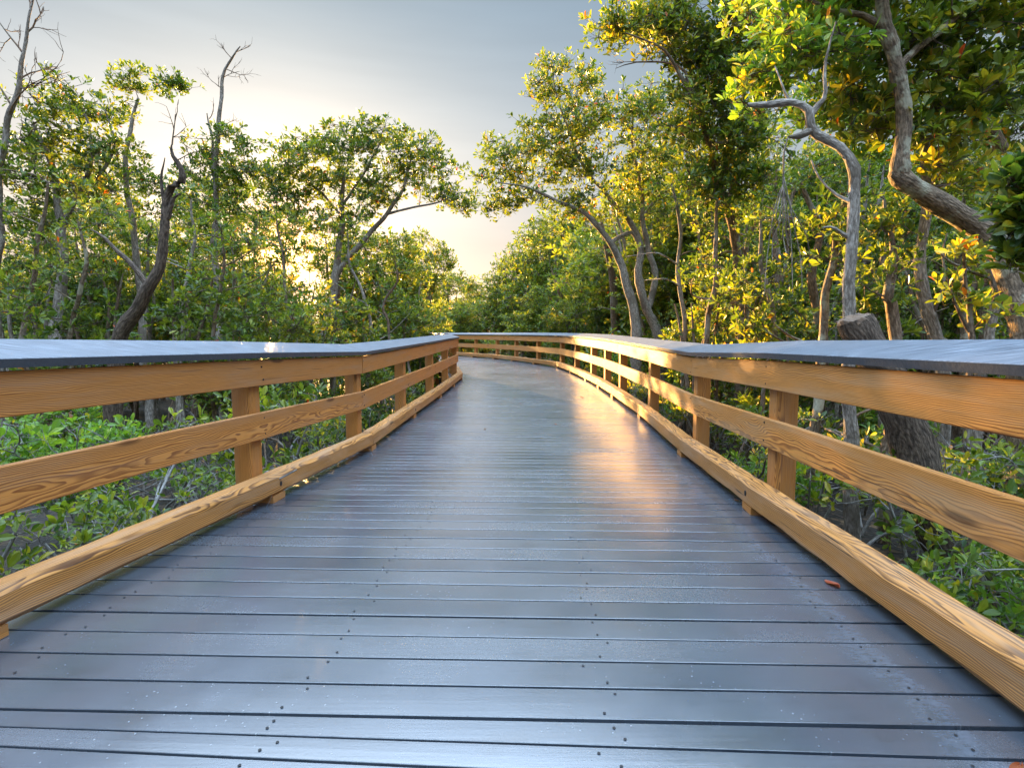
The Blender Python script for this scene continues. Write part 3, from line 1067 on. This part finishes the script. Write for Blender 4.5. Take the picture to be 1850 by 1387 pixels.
p = Plant(22)
p.limb([foot(1345, 660, 9, .11)] + row((1340, 620, 9, .10), (1348, 545, 9, .085), (1330, 480, 9, .075), (1322, 400, 9, .066), (1300, 330, 8.8, .055), (1275, 250, 8.6, .042), (1240, 150, 8.4, .03), (1200, 90, 8.2, .02), (1130, 60, 8.1, .010)), 10)
p.limb(row((1300, 330, 8.8, .04), (1330, 240, 8.9, .034), (1345, 150, 8.9, .026), (1330, 60, 8.8, .018), (1300, -30, 8.7, .010)), 8)
p.limb(row((1250, 190, 8.5, .024), (1235, 130, 8.4, .02), (1200, 112, 8.4, .015), (1150, 112, 8.4, .010), (1112, 124, 8.4, .004)), 6)
p.bare(P(1150, 112, 8.4), (-.9, 0, .25), .35, 2, .007)
p.bare(P(1180, 111, 8.4), (-.8, 0, .5), .3, 1, .007)
for a in ((1125, 62, 42, 20, 9), (1180, 30, 55, 28, 14), (1215, 80, 55, 26, 13), (1270, 60, 60, 50, 22), (1330, 110, 70, 60, 28), (1265, 150, 50, 44, 16), (1300, 230, 62, 56, 26), (1360, 270, 50, 50, 18), (1290, 320, 50, 40, 14), (1230, -40, 110, 36, 20), (1370, 20, 60, 50, 18), (1345, 350, 50, 40, 12), (1240, 240, 30, 36, 8)):
    lob(p, a[0], a[1], 8.6, a[2], a[3], a[4], clump=.24, ros=8, leaf=.105, dry=.025, var=(.46, .19))
p.build("tall_leafy_tree", "tall leafy tree with yellow green leaves and one bare twig reaching into the sky", "tree", barkm=M_BARK_M)

p = Plant(23)
p.limb([foot(1560, 690, 4.4, .06)] + row((1534, 570, 4.4, .048), (1531, 500, 4.4, .044), (1536, 420, 4.4, .042), (1545, 345, 4.4, .041), (1547, 305, 4.4, .041), (1520, 265, 4.45, .038), (1480, 243, 4.5, .036), (1462, 225, 4.5, .034), (1455, 200, 4.5, .032), (1430, 186, 4.55, .028), (1390, 190, 4.6, .028), (1350, 190, 4.6, .014)), 12, wob=.012)
p.limb(row((1470, 232, 4.5, .035), (1445, 246, 4.5, .028), (1425, 247, 4.5, .010)), 8, wob=.006)
p.limb(row((1460, 215, 4.5, .028), (1474, 190, 4.5, .022), (1486, 165, 4.5, .015), (1496, 110, 4.5, .010), (1510, 40, 4.5, .005)), 8)
p.limb(row((1430, 186, 4.55, .018), (1418, 165, 4.6, .010), (1400, 120, 4.7, .005)), 7)
p.limb(row((1536, 430, 4.4, .02), (1515, 418, 4.4, .013), (1500, 410, 4.4, .009), (1485, 412, 4.4, .006)), 6, wob=.006)
p.limb(row((1540, 365, 4.4, .02), (1512, 352, 4.5, .012), (1480, 320, 4.6, .009), (1466, 290, 4.7, .008)), 6, wob=.006)
for a in ((1440, 90, 80, 50, 15, 5.2), (1510, 40, 90, 46, 16, 5.4), (1380, 150, 45, 40, 9, 5.6), (1555, 120, 48, 60, 12, 5.8), (1480, -30, 120, 40, 14, 5.2), (1420, 10, 60, 40, 10, 5.6), (1500, 180, 60, 40, 8, 6.2), (1580, 220, 45, 50, 9, 6.4)):
    lob(p, a[0], a[1], a[5], a[2], a[3], a[4], clump=.2, ros=8, leaf=.10, var=(.55, .2), dry=.03)
rr = p.rng
p.limb(row((1424, 247, 4.52, .006), (1417, 275, 4.52, .0065), (1415, 310, 4.52, .007), (1415, 340, 4.52, .008)), 6, wob=.004, rough=0)
for k in range(9):
    x1 = 1378 + k * 9.5 + rr.normal() * 5
    y1 = rr.uniform(385, 535)
    p.limb(row((1415, 330 + rr.uniform(-15, 12), 4.52, .005), (1414 + (x1 - 1414) * .45 + rr.normal() * 3, 375 + rr.normal() * 10, 4.52 + rr.normal() * .03, .0045),
               (1414 + (x1 - 1414) * .8 + rr.normal() * 4, 375 + (y1 - 375) * .55, 4.52 + rr.normal() * .05, .004), (x1, y1, 4.52 + rr.normal() * .06, .0028)), 5, wob=.008, rough=.05)
p.build("sprouting_tree", "crooked grey stem growing up behind the sawn stump with hanging aerial roots", "tree", barkm=M_BARK_P, leafm=M_LEAF_B)

DENSE, AIRY = 1.0, 1.3
p = Plant(24)
p.limb([foot(1862, 950, 4.6, .17)] + row((1856, 640, 4.7, .125), (1838, 540, 4.8, .11), (1812, 460, 4.9, .10), (1766, 412, 5, .096), (1704, 372, 5, .092), (1655, 340, 5, .088), (1630, 322, 5, .080), (1616, 311, 5, .055), (1611, 307, 5, .02)), 16, wob=.006, rough=.045, step=.08)
p.limb(row((1640, 340, 5, .04), (1628, 318, 5, .074), (1627, 296, 5, .070), (1634, 250, 5, .064), (1632, 190, 5, .060), (1613, 100, 5, .057), (1597, 30, 5, .054), (1588, -60, 5, .05), (1560, -260, 5, .04)), 14, wob=.005, rough=.045, step=.08)
p.limb(row((1614, 130, 5, .035), (1660, 90, 5.1, .03), (1720, 40, 5.2, .03), (1790, -20, 5.3, .02)), 8)
p.limb(row((1596, 50, 5, .03), (1560, 25, 5, .024), (1500, 18, 5, .02), (1440, -10, 5, .01)), 8)
for a in ((1660, 60, 60, 60, 12), (1740, 30, 80, 50, 16), (1820, 60, 60, 60, 14), (1700, -60, 160, 60, 22), (1560, -50, 90, 46, 12), (1800, 140, 60, 40, 10), (1680, 150, 34, 40, 6), (1760, 200, 50, 40, 8), (1560, 170, 30, 60, 7), (1840, 0, 60, 60, 12), (1655, 235, 26, 30, 4), (1585, 230, 24, 40, 4), (1700, 330, 30, 24, 3)):
    lob(p, a[0], a[1], 5.4, a[2], a[3], a[4], clump=.2, ros=8, leaf=.115, var=(.5, .2), dry=.03, fine=True)
p.build("leaning_tree", "large scaly trunk that leans in from the right edge and bends straight up", "tree", barkm=M_BARK_L)

p = Plant(25)
p.limb([foot(1715, 800, 5.8, .08)] + row((1702, 690, 5.8, .068), (1690, 610, 5.8, .066), (1670, 530, 5.8, .06), (1664, 470, 5.8, .056), (1672, 390, 5.8, .05), (1671, 300, 5.8, .045), (1668, 255, 5.8, .042), (1650, 230, 5.8, .03), (1640, 210, 5.8, .02)), 10, wob=.01)
p.limb(row((1669, 262, 5.8, .036), (1690, 238, 5.8, .028), (1720, 225, 5.9, .02), (1750, 205, 6, .012)), 7)
p.limb(row((1684, 570, 5.8, .02), (1700, 520, 5.7, .014), (1702, 465, 5.7, .012), (1712, 420, 5.7, .006)), 6)
p.limb(row((1672, 340, 5.8, .014), (1730, 330, 5.7, .010), (1780, 300, 5.6, .006)), 5)
for a in ((1730, 230, 60, 50, 10), (1640, 215, 40, 40, 6), (1760, 300, 60, 50, 9), (1700, 290, 40, 40, 5)):
    lob(p, a[0], a[1], 6.4, a[2], a[3], a[4], clump=.2, ros=8, leaf=.10, var=(.45, .18))
p.build("slender_pale_tree", "slender pale mottled stem standing straight behind the leaning scaly trunk", "tree", barkm=M_BARK_P)

p = Plant(26)
p.limb([foot(1868, 700, 6.6, .12)] + row((1856, 420, 6.6, .10), (1830, 330, 6.6, .085), (1812, 275, 6.6, .07), (1775, 225, 6.6, .06), (1735, 195, 6.6, .05), (1715, 160, 6.6, .035), (1725, 110, 6.6, .02)), 10)
for a in ((1830, 200, 60, 60, 14), (1760, 130, 60, 50, 12), (1850, 280, 60, 40, 9), (1900, 120, 60, 90, 14)):
    lob(p, a[0], a[1], 6.8, a[2], a[3], a[4], clump=.22, ros=8, leaf=.11, var=(.38, .18))
p.build("arching_tree", "brown limbed tree arching out from the right edge behind the leaning scaly trunk", "tree", barkm=M_BARK_M)

DENSE, AIRY = 1.15, 1.15
# sawn stump leaning towards the boardwalk
p = Plant(27)
c = p.limb([foot(1850, 1230, 3.7, .30)] + row((1788, 1120, 3.7, .21), (1735, 1030, 3.75, .175), (1690, 930, 3.8, .160), (1650, 810, 3.85, .140), (1615, 720, 3.9, .130), (1578, 640, 3.95, .122), (1545, 578, 4.0, .116)), 20, wob=.012, rough=.03, step=.08)
root = p.build("sawn_stump", "thick dark leaning stump with weathered sawn end showing above the right railing", "stump", barkm=M_BARK_D)
ax = norm(c[-1, :3] - c[-3, :3])
A, B = frames(ax[None])
mb = MB()
V, G = [], []
r = np.random.default_rng(4)
for k, (rad, h) in enumerate(((0.0, .03), (.045, .034), (.085, .02), (.110, .004), (.117, -.03))):
    for e in range(24):
        an = e * math.pi / 12
        q = c[-1, :3] + (A[0] * math.cos(an) + B[0] * math.sin(an)) * (rad * (1 + .02 * r.normal())) + ax * (h + .030 * math.sin(an + 1) * rad / .14 + .014 * math.sin(5 * an) * rad / .14 + r.normal() * .006)
        V.append(q); G.append((k * .002 + .3, rad * math.cos(an), rad * math.sin(an)))
F = [(k * 24 + e, k * 24 + (e + 1) % 24, k * 24 + 24 + (e + 1) % 24, k * 24 + 24 + e) for k in range(4) for e in range(24)]
mb.add(V, F, 0, G)
mb.build("sawn_face", M_CUT, root)

DENSE, AIRY = 1.0, 1.25
# ---- bushy mangroves that fill the sides ------------------------------------
# (px, top, half width, d, leaf, tint, label)
BUSH = [
    (30, 400, 80, 9.5, .10, .36, "bushy mangrove at the left edge under the leafless tree"),
    (165, 385, 90, 11, .10, .36, "bushy mangrove behind the dark leaning snag, to its left"),
    (330, 380, 80, 11.5, .10, .40, "bushy mangrove just right of the dark leaning snag"),
    (440, 340, 62, 13.5, .105, .42, "bushy mangrove below the tree with the dead bare top"),
    (500, 372, 66, 14.5, .11, .44, "bushy mangrove with the sun glinting through its leaves"),
    (575, 420, 60, 13.5, .105, .42, "bushy mangrove between the sun glint and the umbrella tree trunk"),
    (255, 400, 76, 12.5, .105, .40, "bushy mangrove directly behind the dark leaning snag"),
    (70, 270, 105, 12.5, .10, .40, "airy mangrove rising behind the sparse tree at the left edge"),
    (205, 285, 95, 13, .10, .42, "airy mangrove rising behind the flat topped tree"),
    (345, 285, 85, 14, .10, .42, "airy mangrove rising between the broken snag and the dead topped tree"),
    (455, 305, 80, 16, .105, .46, "airy mangrove rising left of the sun glint"),
    (470, 520, 110, 8.5, .085, .48, "low rounded olive green bush in front of the sun glint"),
    (350, 515, 90, 7.6, .095, .40, "low bush at the foot of the dark leaning snag, right side"),
    (95, 505, 105, 7.2, .10, .38, "low bush near the left edge close to the railing"),
    (655, 440, 84, 15, .11, .40, "bushy mangrove right of the umbrella tree trunk"),
    (735, 436, 60, 17, .12, .46, "bright green rounded mangrove just left of the boardwalk bend"),
    (610, 540, 75, 9.5, .095, .36, "low bush at the foot of the umbrella tree"),
    (735, 545, 66, 12.5, .10, .38, "low dark bush behind the left railing near its corner"),
    (522, 505, 60, 11.6, .09, .42, "low bush added to block stray sun beneath the sun glint, behind the second bay of the left railing"),  # added to close a gap where sun leaked onto the left deck edge
    (1395, 140, 80, 11, .10, .38, "tall leafy mangrove rising behind the hanging aerial roots"),
    (1300, 215, 70, 11.5, .10, .40, "tall leafy mangrove filling the space right of the three stemmed tree"),
    (1510, 150, 80, 11.5, .10, .36, "tall leafy mangrove rising behind the crooked sprouting stem"),
    (1262, 420, 60, 14, .11, .45, "bushy mangrove right of the three stemmed tree"),
    (1330, 430, 80, 11, .105, .42, "bushy mangrove beneath the tall leafy tree"),
    (1425, 380, 76, 11.5, .105, .34, "dark bushy mangrove behind the hanging aerial roots"),
    (1400, 530, 80, 7.2, .10, .50, "low yellow green bush left of the sawn stump"),
    (1290, 545, 60, 9.5, .10, .50, "low sunlit bush behind the right railing before the aerial roots"),
    (1570, 330, 84, 11.5, .105, .36, "dark bushy mangrove behind the crooked sprouting stem"),
    (1660, 300, 84, 10.5, .105, .36, "dark bushy mangrove behind the slender pale stem"),
    (1770, 300, 90, 9, .105, .36, "dark bushy mangrove behind the leaning trunk at the right edge"),
    (1610, 510, 72, 6.6, .10, .45, "low bush between the sawn stump and the slender pale stem"),
    (1880, 350, 80, 8.2, .105, .40, "bushy mangrove cut by the right edge of the picture"),
    (1490, 300, 66, 14, .11, .40, "bushy mangrove far behind the stump between two stems"),
    (1200, 500, 66, 16, .115, .40, "low mangrove behind the base of the three stemmed tree"),
]
for (x0_, x1_, st_, tops, ds, side_) in ((-50, 660, 58, (270, 400), (14, 19), "left"), (1190, 1900, 74, (185, 330), (12.5, 15.5), "right"), (1290, 1900, 95, (430, 520), (8, 10), "right")):
    rq = random.Random(x0_ + st_)
    x_ = x0_
    while x_ < x1_:
        if not (side_ == "left" and 425 < x_ < 545):
            BUSH.append((x_ + rq.uniform(-18, 18), rq.uniform(*tops), rq.uniform(62, 86), rq.uniform(*ds), .09, rq.uniform(.34, .5) if side_ == "left" else rq.uniform(.26, .40), side_))
        x_ += st_
THICK = {500: 1.0, 470: 1.7, 455: .8, 440: .9, 655: 2.0, 735: 2.0, 610: 1.5, 1290: .8, 1400: .8}
for i, (px, top, hw, d, leaf, tint, label) in enumerate(BUSH):
    p = Plant(100 + i)
    r = p.rng
    s = d / 1000
    b = P(px, 640, d)
    ztop = P(px, top, d)[2]
    height = ztop - GROUND_Z
    w = hw * s
    ns = 2 if d < 9 else (5 if px > 1200 else 3)
    for k in range(ns):
        x0 = b[0] + r.uniform(-.4, .4) * w
        y0 = b[1] + r.uniform(-.3, .3) * w
        lean = r.normal(0, .18, 2) * height * .5
        rad = .018 + .012 * r.random() + .004 * height
        p.limb([(x0, y0, GROUND_Z - .05, rad * 1.3), (x0 + lean[0] * .3, y0 + lean[1] * .3, GROUND_Z + height * .3, rad),
                (x0 + lean[0] * .7, y0 + lean[1] * .7, GROUND_Z + height * .58, rad * .75), (x0 + lean[0], y0 + lean[1], GROUND_Z + height * .74, rad * .25)], 7, wob=.03, step=.2)
    if d < 12.5:
        for k in range(7 if d < 10 else 5):
            an = r.uniform(0, 6.28)
            ro = r.uniform(.35, .85)
            zz = r.uniform(.35, .95)
            p.limb(
                   [(b[0] + math.cos(an) * .06, b[1] + math.sin(an) * .06, GROUND_Z + zz, .02), (b[0] + math.cos(an) * ro * .45, b[1] + math.sin(an) * ro * .45, GROUND_Z + zz * .95, .018),
                    (b[0] + math.cos(an) * ro * .9, b[1] + math.sin(an) * ro * .9, GROUND_Z + zz * .45, .015), (b[0] + math.cos(an) * ro, b[1] + math.sin(an) * ro, GROUND_Z - .05, .013)], 6, wob=.015, step=.12)
    nl = 9
    for k in range(nl):
        f = (k + .5) / nl
        z = GROUND_Z + height * (.22 + .77 * f)
        sp = math.sin(math.pi * (.16 + .68 * f)) ** .8
        an = r.uniform(0, 6.28)
        rr_ = w * sp * r.uniform(.25, .75)
        c = (b[0] + math.cos(an) * rr_, b[1] + .5 * w + math.sin(an) * rr_ * .7, z)
        rad = (w * r.uniform(.38, .60), w * .5, min(height * .16, w * .5) * r.uniform(.8, 1.2))
        n = int(max(5, 13 * rad[0] * rad[2] * 3.14 * THICK.get(px, .62 if label == 'left' else 1.0)))
        p.lobe(c, rad, min(n, 45), clump=.25, ros=8, leaf=leaf * 1.08, n_leaf=7, var=(tint, .16), dry=.02)
    grp = "bushy mangroves lining the boardwalk"
    if label in ("left", "right"):
        grp = "second rank of mangroves on the " + label
        label = "fine leaved mangrove of the second rank behind the %s railing" % label
    p.build("bushy_mangrove", label, "tree", grp, barkm=M_BARK_M if i % 3 else M_BARK_P, leafm=M_LEAF_B if tint > .5 else M_LEAF)

SLIM = [(1232, 330, 9.5, .035), (1285, 360, 8.5, .04), (1352, 300, 9.5, .04), (1388, 400, 7.4, .032), (1468, 330, 7.6, .055), (1498, 400, 5.6, .04), (1588, 360, 7.2, .036), (1615, 420, 5.2, .045), (1742, 330, 7.5, .04), (1790, 420, 5.4, .038),
        (58, 330, 8.2, .035), (138, 400, 7.6, .03), (335, 360, 9, .03), (392, 430, 8, .026), (520, 400, 10.5, .03), (655, 420, 10.5, .028), (705, 470, 12, .028)]
DENSE, AIRY = 1.0, 1.3
for i, (px, top, d, rad) in enumerate(SLIM):
    p = Plant(600 + i)
    r = p.rng
    sw = r.normal(0, 14)
    p.limb([foot(px - sw + r.normal() * 10, 660, d, rad * 1.4)] + row((px - sw * .6, 600, d, rad * 1.1), (px + r.normal() * 7, 600 - (600 - top) * .35, d, rad), (px + sw * .6 + r.normal() * 8, 600 - (600 - top) * .7, d, rad * .8), (px + sw + r.normal() * 8, top, d, rad * .45)), 8, wob=.02, step=.12)
    for k in range(3):
        f = r.uniform(.35, .8)
        sgn = r.choice((-1, 1))
        c0 = p.nodes[int(len(p.nodes) * f)]
        ln = r.uniform(.4, .9)
        p.limb([(*c0, rad * .45), (c0[0] + sgn * ln * .5, c0[1] + r.normal() * .15, c0[2] + .22 * ln, rad * .32), (c0[0] + sgn * ln, c0[1] + r.normal() * .3, c0[2] + ln * r.uniform(.2, .8), rad * .15)], 6, wob=.03)
    lob(p, px + sw, top, d, 40, 30, 6, clump=.2, ros=7, leaf=.09, var=(.42, .17))
    lob(p, px, 600 - (600 - top) * .6, d, 50, 40, 5, clump=.2, ros=6, leaf=.09, var=(.42, .17))
    p.build("slim_mangrove", "slim mangrove stem with few leaves standing close behind the %s railing" % ("right" if px > 925 else "left"), "tree",
            "slim mangroves behind the %s railing" % ("right" if px > 925 else "left"), barkm=(M_BARK_P, M_BARK_M, M_BARK_L)[i % 3])

DENSE, AIRY = 1.0, .9
# near leafy sprays at the right edge
p = Plant(31)
p.limb([foot(1900, 800, 3.1, .035)] + row((1890, 560, 3.1, .028), (1870, 450, 3.1, .022), (1850, 380, 3.1, .016), (1830, 320, 3.1, .010)), 7, wob=.008)
for a in ((1836, 320, 38, 26, 7), (1826, 390, 36, 36, 8), (1848, 455, 34, 30, 7), (1870, 370, 34, 60, 8)):
    lob(p, a[0], a[1], 3.1, a[2], a[3], a[4], clump=.10, ros=4, leaf=.105, n_leaf=6, var=(.22, .14), dry=.0, fine=True, twig=.004)
p.build("large_leaved_shrub", "glossy deep green large leaved spray at the right edge, nearest of the foliage", "shrub")
p = Plant(32)
p.limb([foot(1760, 800, 4.3, .03)] + row((1752, 600, 4.3, .022), (1745, 520, 4.3, .016), (1740, 440, 4.3, .008)), 6, wob=.01)
p.limb(row((1752, 600, 4.3, .018), (1725, 550, 4.3, .012), (1710, 500, 4.3, .006)), 6, wob=.01)
for a in ((1742, 470, 24, 32, 4), (1735, 530, 34, 28, 4), (1770, 565, 34, 30, 4)):
    lob(p, a[0], a[1], 4.3, a[2], a[3], a[4], clump=.14, ros=4, leaf=.095, n_leaf=5, var=(.66, .14), dry=.12, fine=True, twig=.004)
p.build("yellowing_shrub", "thin shrub with yellowing olive leaves in front of the leaning scaly trunk", "shrub")

DENSE, AIRY = 0.9, 1.15
# ---- trees far behind --------------------------------------------------------
def background_proto(seed, height, w, leaf, tint, barkm):
    p = Plant(seed)
    r = p.rng
    for k in range(3):
        lean = r.normal(0, .12, 2) * height
        rad = .07 + .05 * r.random()
        x0, y0 = r.normal(0, .35, 2)
        p.limb([(x0, y0, -.05, rad * 1.2), (x0 + lean[0] * .3, y0 + lean[1] * .3, height * .3, rad), (x0 + lean[0] * .7, y0 + lean[1] * .7, height * .6, rad * .7),
                (x0 + lean[0], y0 + lean[1], height * .78, rad * .2)], 7, wob=.06, step=.4)
    for k in range(16):
        f = (k + .5) / 16
        z = height * (.16 + .78 * f)
        sp = math.sin(math.pi * (.22 + .62 * f)) ** .7
        an = r.uniform(0, 6.28)
        rr_ = w * sp * r.uniform(.15, .7)
        rad = (w * r.uniform(.30, .5), w * r.uniform(.3, .5), height * .10 * r.uniform(.8, 1.3))
        p.lobe((math.cos(an) * rr_, math.sin(an) * rr_, z), rad, int(12 + 12 * r.random()), clump=.42, ros=9, leaf=leaf, n_leaf=6, var=(tint, .16), dry=.015, twig=.009)
    p.base = np.zeros(3)
    return p.build("background_tree", "x", "tree", barkm=barkm)


protos = [background_proto(200 + k, 6.0, 2.5, .17, (.34, .42, .5, .38)[k], (M_BARK_M, M_BARK_P, M_BARK_M, M_BARK_D)[k]) for k in range(4)]
used = [False] * 4


def put_background(k, x, y, h, rot, label, group, wide=1.0):
    src = protos[k]
    if not used[k]:
        o = src
        used[k] = True
    else:
        o = src.copy()
        COL.objects.link(o)
        for ch in src.children:
            c = ch.copy()
            COL.objects.link(c)
            c.parent = o
    sc = h / 6.0
    o.location = (x, y, GROUND_Z)
    o.rotation_euler = (0, 0, rot)
    o.scale = (sc * wide, sc * wide, sc)
    tag(o, label, "tree", group)
    return o


rb = random.Random(5)
NAMED_FAR = [
    (2, 1060, 425, 24, 1.0, "vivid green rounded tree behind the three stemmed tree"),
    (1, 985, 415, 30, 1.0, "dark spreading tree right of the sky gap at the boardwalk bend"),
    (0, 920, 450, 34, .9, "tree bordering the sky gap on its right side, far down the boardwalk"),
    (2, 868, 500, 52, 1.1, "small distant sunlit tree in the middle of the sky gap"),
    (1, 768, 436, 38, .8, "far tree left of the sky gap, taller than the mangroves around it"),
    (3, 812, 492, 44, 1.0, "far tree at the lower left of the sky gap"),
    (0, 1110, 470, 20, .9, "tree just behind the forked stems at the end of the right railing"),
    (3, 880, 545, 36, 1.3, "low tree closing the view straight ahead behind the far railing"),
    (1, 955, 530, 26.5, 1.2, "low tree behind the far railing right of the bend"),
    (2, 820, 545, 34, 1.3, "low tree behind the far railing left of straight ahead"),
    (3, 1030, 540, 22, 1.1, "low dark tree behind the right railing near the bend"),
]
for (k, px, top, d, wide, label) in NAMED_FAR:
    q = P(px, top, d)
    put_background(k, q[0], q[1], q[2] - GROUND_Z, rb.uniform(0, 6.28), label, None, wide)
# dense mangrove wood on both sides; clear of the strip over the walkway that the sun shines down
for (lo, hi, d, top, lab) in ((-120, 640, 19, 500, "L"), (-160, 560, 27, 500, "L"), (-160, 480, 40, 510, "L"), (1290, 2050, 16, 290, "R"), (1160, 2050, 18, 330, "R"), (1180, 2050, 26, 330, "R"), (1000, 2050, 40, 380, "R"), (640, 1150, 70, 520, "F"), (1250, 2000, 13.5, 440, "R"), (-140, 420, 14, 520, "L")):
    stp = 1000 * (2.6 if d < 30 else 3.6) / d
    x = lo
    while x < hi:
        px = x + rb.uniform(-.3, .3) * stp
        dd = d + rb.uniform(-1.6, 1.6)
        q = P(px, top + rb.uniform(-35, 45), dd)
        v = q[0] * math.cos(SUN_AZ) - q[1] * math.sin(SUN_AZ)
        x += stp
        h = q[2] - GROUND_Z
        if 4.2 < v < 8.4 and dd > 14:
            if dd < 45:
                continue
            h = min(h, 5.0)
        put_background(rb.randrange(4), q[0], q[1], h, rb.uniform(0, 6.28),
                       {"L": "dense green mangrove tree of the wood behind the left railing",
                        "R": "dense green mangrove tree of the wood behind the right railing",
                        "F": "distant small mangrove tree beyond the boardwalk bend"}[lab],
                       {"L": "mangrove wood on the left", "R": "mangrove wood on the right", "F": "distant mangroves beyond the bend"}[lab], 1.0)

DENSE, AIRY = 1.0, 1.15
# ---- understorey shrubs ------------------------------------------------------
def shrub_proto(seed, leafm, tint, leaf, fine):
    p = Plant(seed)
    r = p.rng
    for k in range(5):
        a = r.uniform(0, 6.28)
        o = r.uniform(.2, .5)
        p.limb([(math.cos(a) * .05, math.sin(a) * .05, -.03, .018), (math.cos(a) * o * .4, math.sin(a) * o * .4, .35, .013), (math.cos(a) * o, math.sin(a) * o, .75, .008)], 5, wob=.02, step=.12)
    for k in range(7):
        a = r.uniform(0, 6.28)
        o = r.uniform(.1, .5)
        p.lobe((math.cos(a) * o, math.sin(a) * o, r.uniform(.35, .95)), (.28, .28, .16), 7, clump=.14, ros=4, leaf=leaf, n_leaf=6, var=(tint, .17), dry=.02, fine=fine, twig=.0045)
    p.base = np.zeros(3)
    return p.build("understorey_shrub", "x", "shrub", leafm=leafm, barkm=M_GREY, twigm=M_GREY, trunk_name="stems", branch_name="twigs", crown_name="foliage")


sp = [shrub_proto(300 + k, (M_LEAF, M_LEAF_B, M_LEAF, M_LEAF)[k], (.4, .4, .3, .5)[k], (.072, .08, .085, .064)[k], True) for k in range(4)]
sused = [False] * 4
SHR = []
rs = random.Random(9)
for (yy, cnt) in ((1.3, 3), (2.0, 4), (2.8, 5), (3.6, 4), (4.5, 4), (5.6, 3), (7.0, 3), (8.8, 2), (10.8, 2), (12.8, 2)):
    for k in range(cnt):
        SHR.append((along(LST, yy) - .95 - k * (.95 + .1 * yy) - rs.uniform(0, .3), yy + rs.uniform(-.4, .4), "L"))
for (yy, cnt) in ((2.5, 1), (3.2, 2), (4.0, 2), (4.8, 3), (6.2, 3), (7.8, 2), (9.6, 2), (11.6, 2), (13.6, 2), (16, 2)):
    for k in range(cnt):
        SHR.append((along(RST, yy) + 1.0 + k * (.95 + .1 * yy) + rs.uniform(0, .3), yy + rs.uniform(-.4, .4), "R"))
for i, (x, y, side) in enumerate(SHR):
    k = i % 4
    src = sp[k]
    if not sused[k]:
        o = src
        sused[k] = True
    else:
        o = src.copy()
        COL.objects.link(o)
        for ch in src.children:
            c = ch.copy()
            COL.objects.link(c)
            c.parent = o
    o.location = (x, y, GROUND_Z)
    o.rotation_euler = (0, 0, rs.uniform(0, 6.28))
    s = rs.uniform(.85, 1.35)
    o.scale = (s, s, s * rs.uniform(.85, 1.1))
    tag(o, "leafy shrub seen through the gaps of the %s railing" % ("left" if side == "L" else "right"), "shrub",
        "shrubs below the %s railing" % ("left" if side == "L" else "right"))

# dead branches lying and leaning on the swamp floor
rd = random.Random(21)
for i in range(64):
    side = -1 if i % 2 else 1
    y = rd.uniform(1.9, 8.5)
    x = (along(LST, y) - rd.uniform(.6, 2.8)) if side < 0 else (along(RST, y) + rd.uniform(.6, 2.8))
    p = Plant(400 + i)
    a = rd.uniform(0, 6.28)
    ln = rd.uniform(.7, 1.7)
    e = rd.uniform(.1, .9)
    dx, dy, dz = math.cos(a) * ln * math.cos(e), math.sin(a) * ln * math.cos(e), math.sin(e) * ln
    p.limb([(x, y, GROUND_Z - .03, .016), (x + dx * .35, y + dy * .35, GROUND_Z + dz * .45, .014), (x + dx * .7, y + dy * .7, GROUND_Z + dz * .8, .010), (x + dx, y + dy, GROUND_Z + dz, .005)], 6, wob=.03)
    p.bare((x + dx * .5, y + dy * .5, GROUND_Z + dz * .62), (dx, dy, dz + .3), .5, 2, .008)
    p.build("dead_branch", "grey dead branch in the undergrowth beside the %s railing" % ("left" if side < 0 else "right"), "branch",
            "dead branches beside the %s railing" % ("left" if side < 0 else "right"), barkm=M_GREY, twigm=M_GREY, trunk_name="stem", branch_name="twigs")

# ---- fallen leaves on the deck -------------------------------------------------
FL = [(1503, 1057, .0, .085, "curled red leaf on the deck beside the right curb"), (1052, 718, .0, .08, "small red leaf in the sunlit patch of deck"),
      (876, 776, .9, .05, "brown leaf lying alone near the middle of the deck"), (1004, 767, .4, .05, "tan leaf on the deck right of the middle"),
      (930, 720, .9, .05, "dark leaf nearest the left railing corner"), (941, 730, .8, .05, "brown leaf on the far deck just before the sun streaks"),
      (1214, 806, .1, .07, "red leaf against the right curb joint"), (1836, 1394, .2, .06, "red leaf at the bottom right corner of the deck"),
      (1150, 752, .7, .06, "brown leaf against the right curb in the sunlit stretch"), (1330, 905, .8, .05, "small dark leaf beside the right curb near its joint"), (1290, 862, .6, .045, "crumpled leaf on the deck short of the right curb joint"),
      (788, 728, .3, .07, "reddish leaf against the left curb")]
r = np.random.default_rng(77)
for i, (px, py, tint, sz, label) in enumerate(FL):
    d = 3.0
    for _ in range(60):
        q = P(px, py, d)
        dirz = (q[2] - EYE) / q[1]
        d = .5 * d + .5 * ((zdeck(d) - EYE) / dirz)
    q = P(px, py, d)
    a = r.uniform(0, 6.28)
    mb = MB()
    pts, tt = [], []
    nu, nv = 7, 5
    for u in range(nu):
        f = u / (nu - 1)
        w = .22 * math.sin(math.pi * min(1, f * .93 + .04)) ** .8
        for v in range(nv):
            g = (v / (nv - 1) - .5) * 2
            lx, ly = f * sz - sz / 2, g * w * sz
            lz = .004 + (.007 * g * g * (.6 + f) + .006 * math.sin(f * 2.4 + g) * f + .002 * math.sin(5 * f + 3 * g)) * (sz / .08)
            pts.append((q[0] + lx * math.cos(a) - ly * math.sin(a), q[1] + lx * math.sin(a) + ly * math.cos(a), zdeck(q[1]) + lz)); tt.append(tint)
    F = [(u * nv + v, u * nv + v + 1, (u + 1) * nv + v + 1, (u + 1) * nv + v) for u in range(nu - 1) for v in range(nv - 1)]
    mb.add(pts, F, 0, None, tt)
    tag(mb.build("fallen_leaf", M_DRY, smooth=True), label, "leaf", "fallen leaves on the deck")
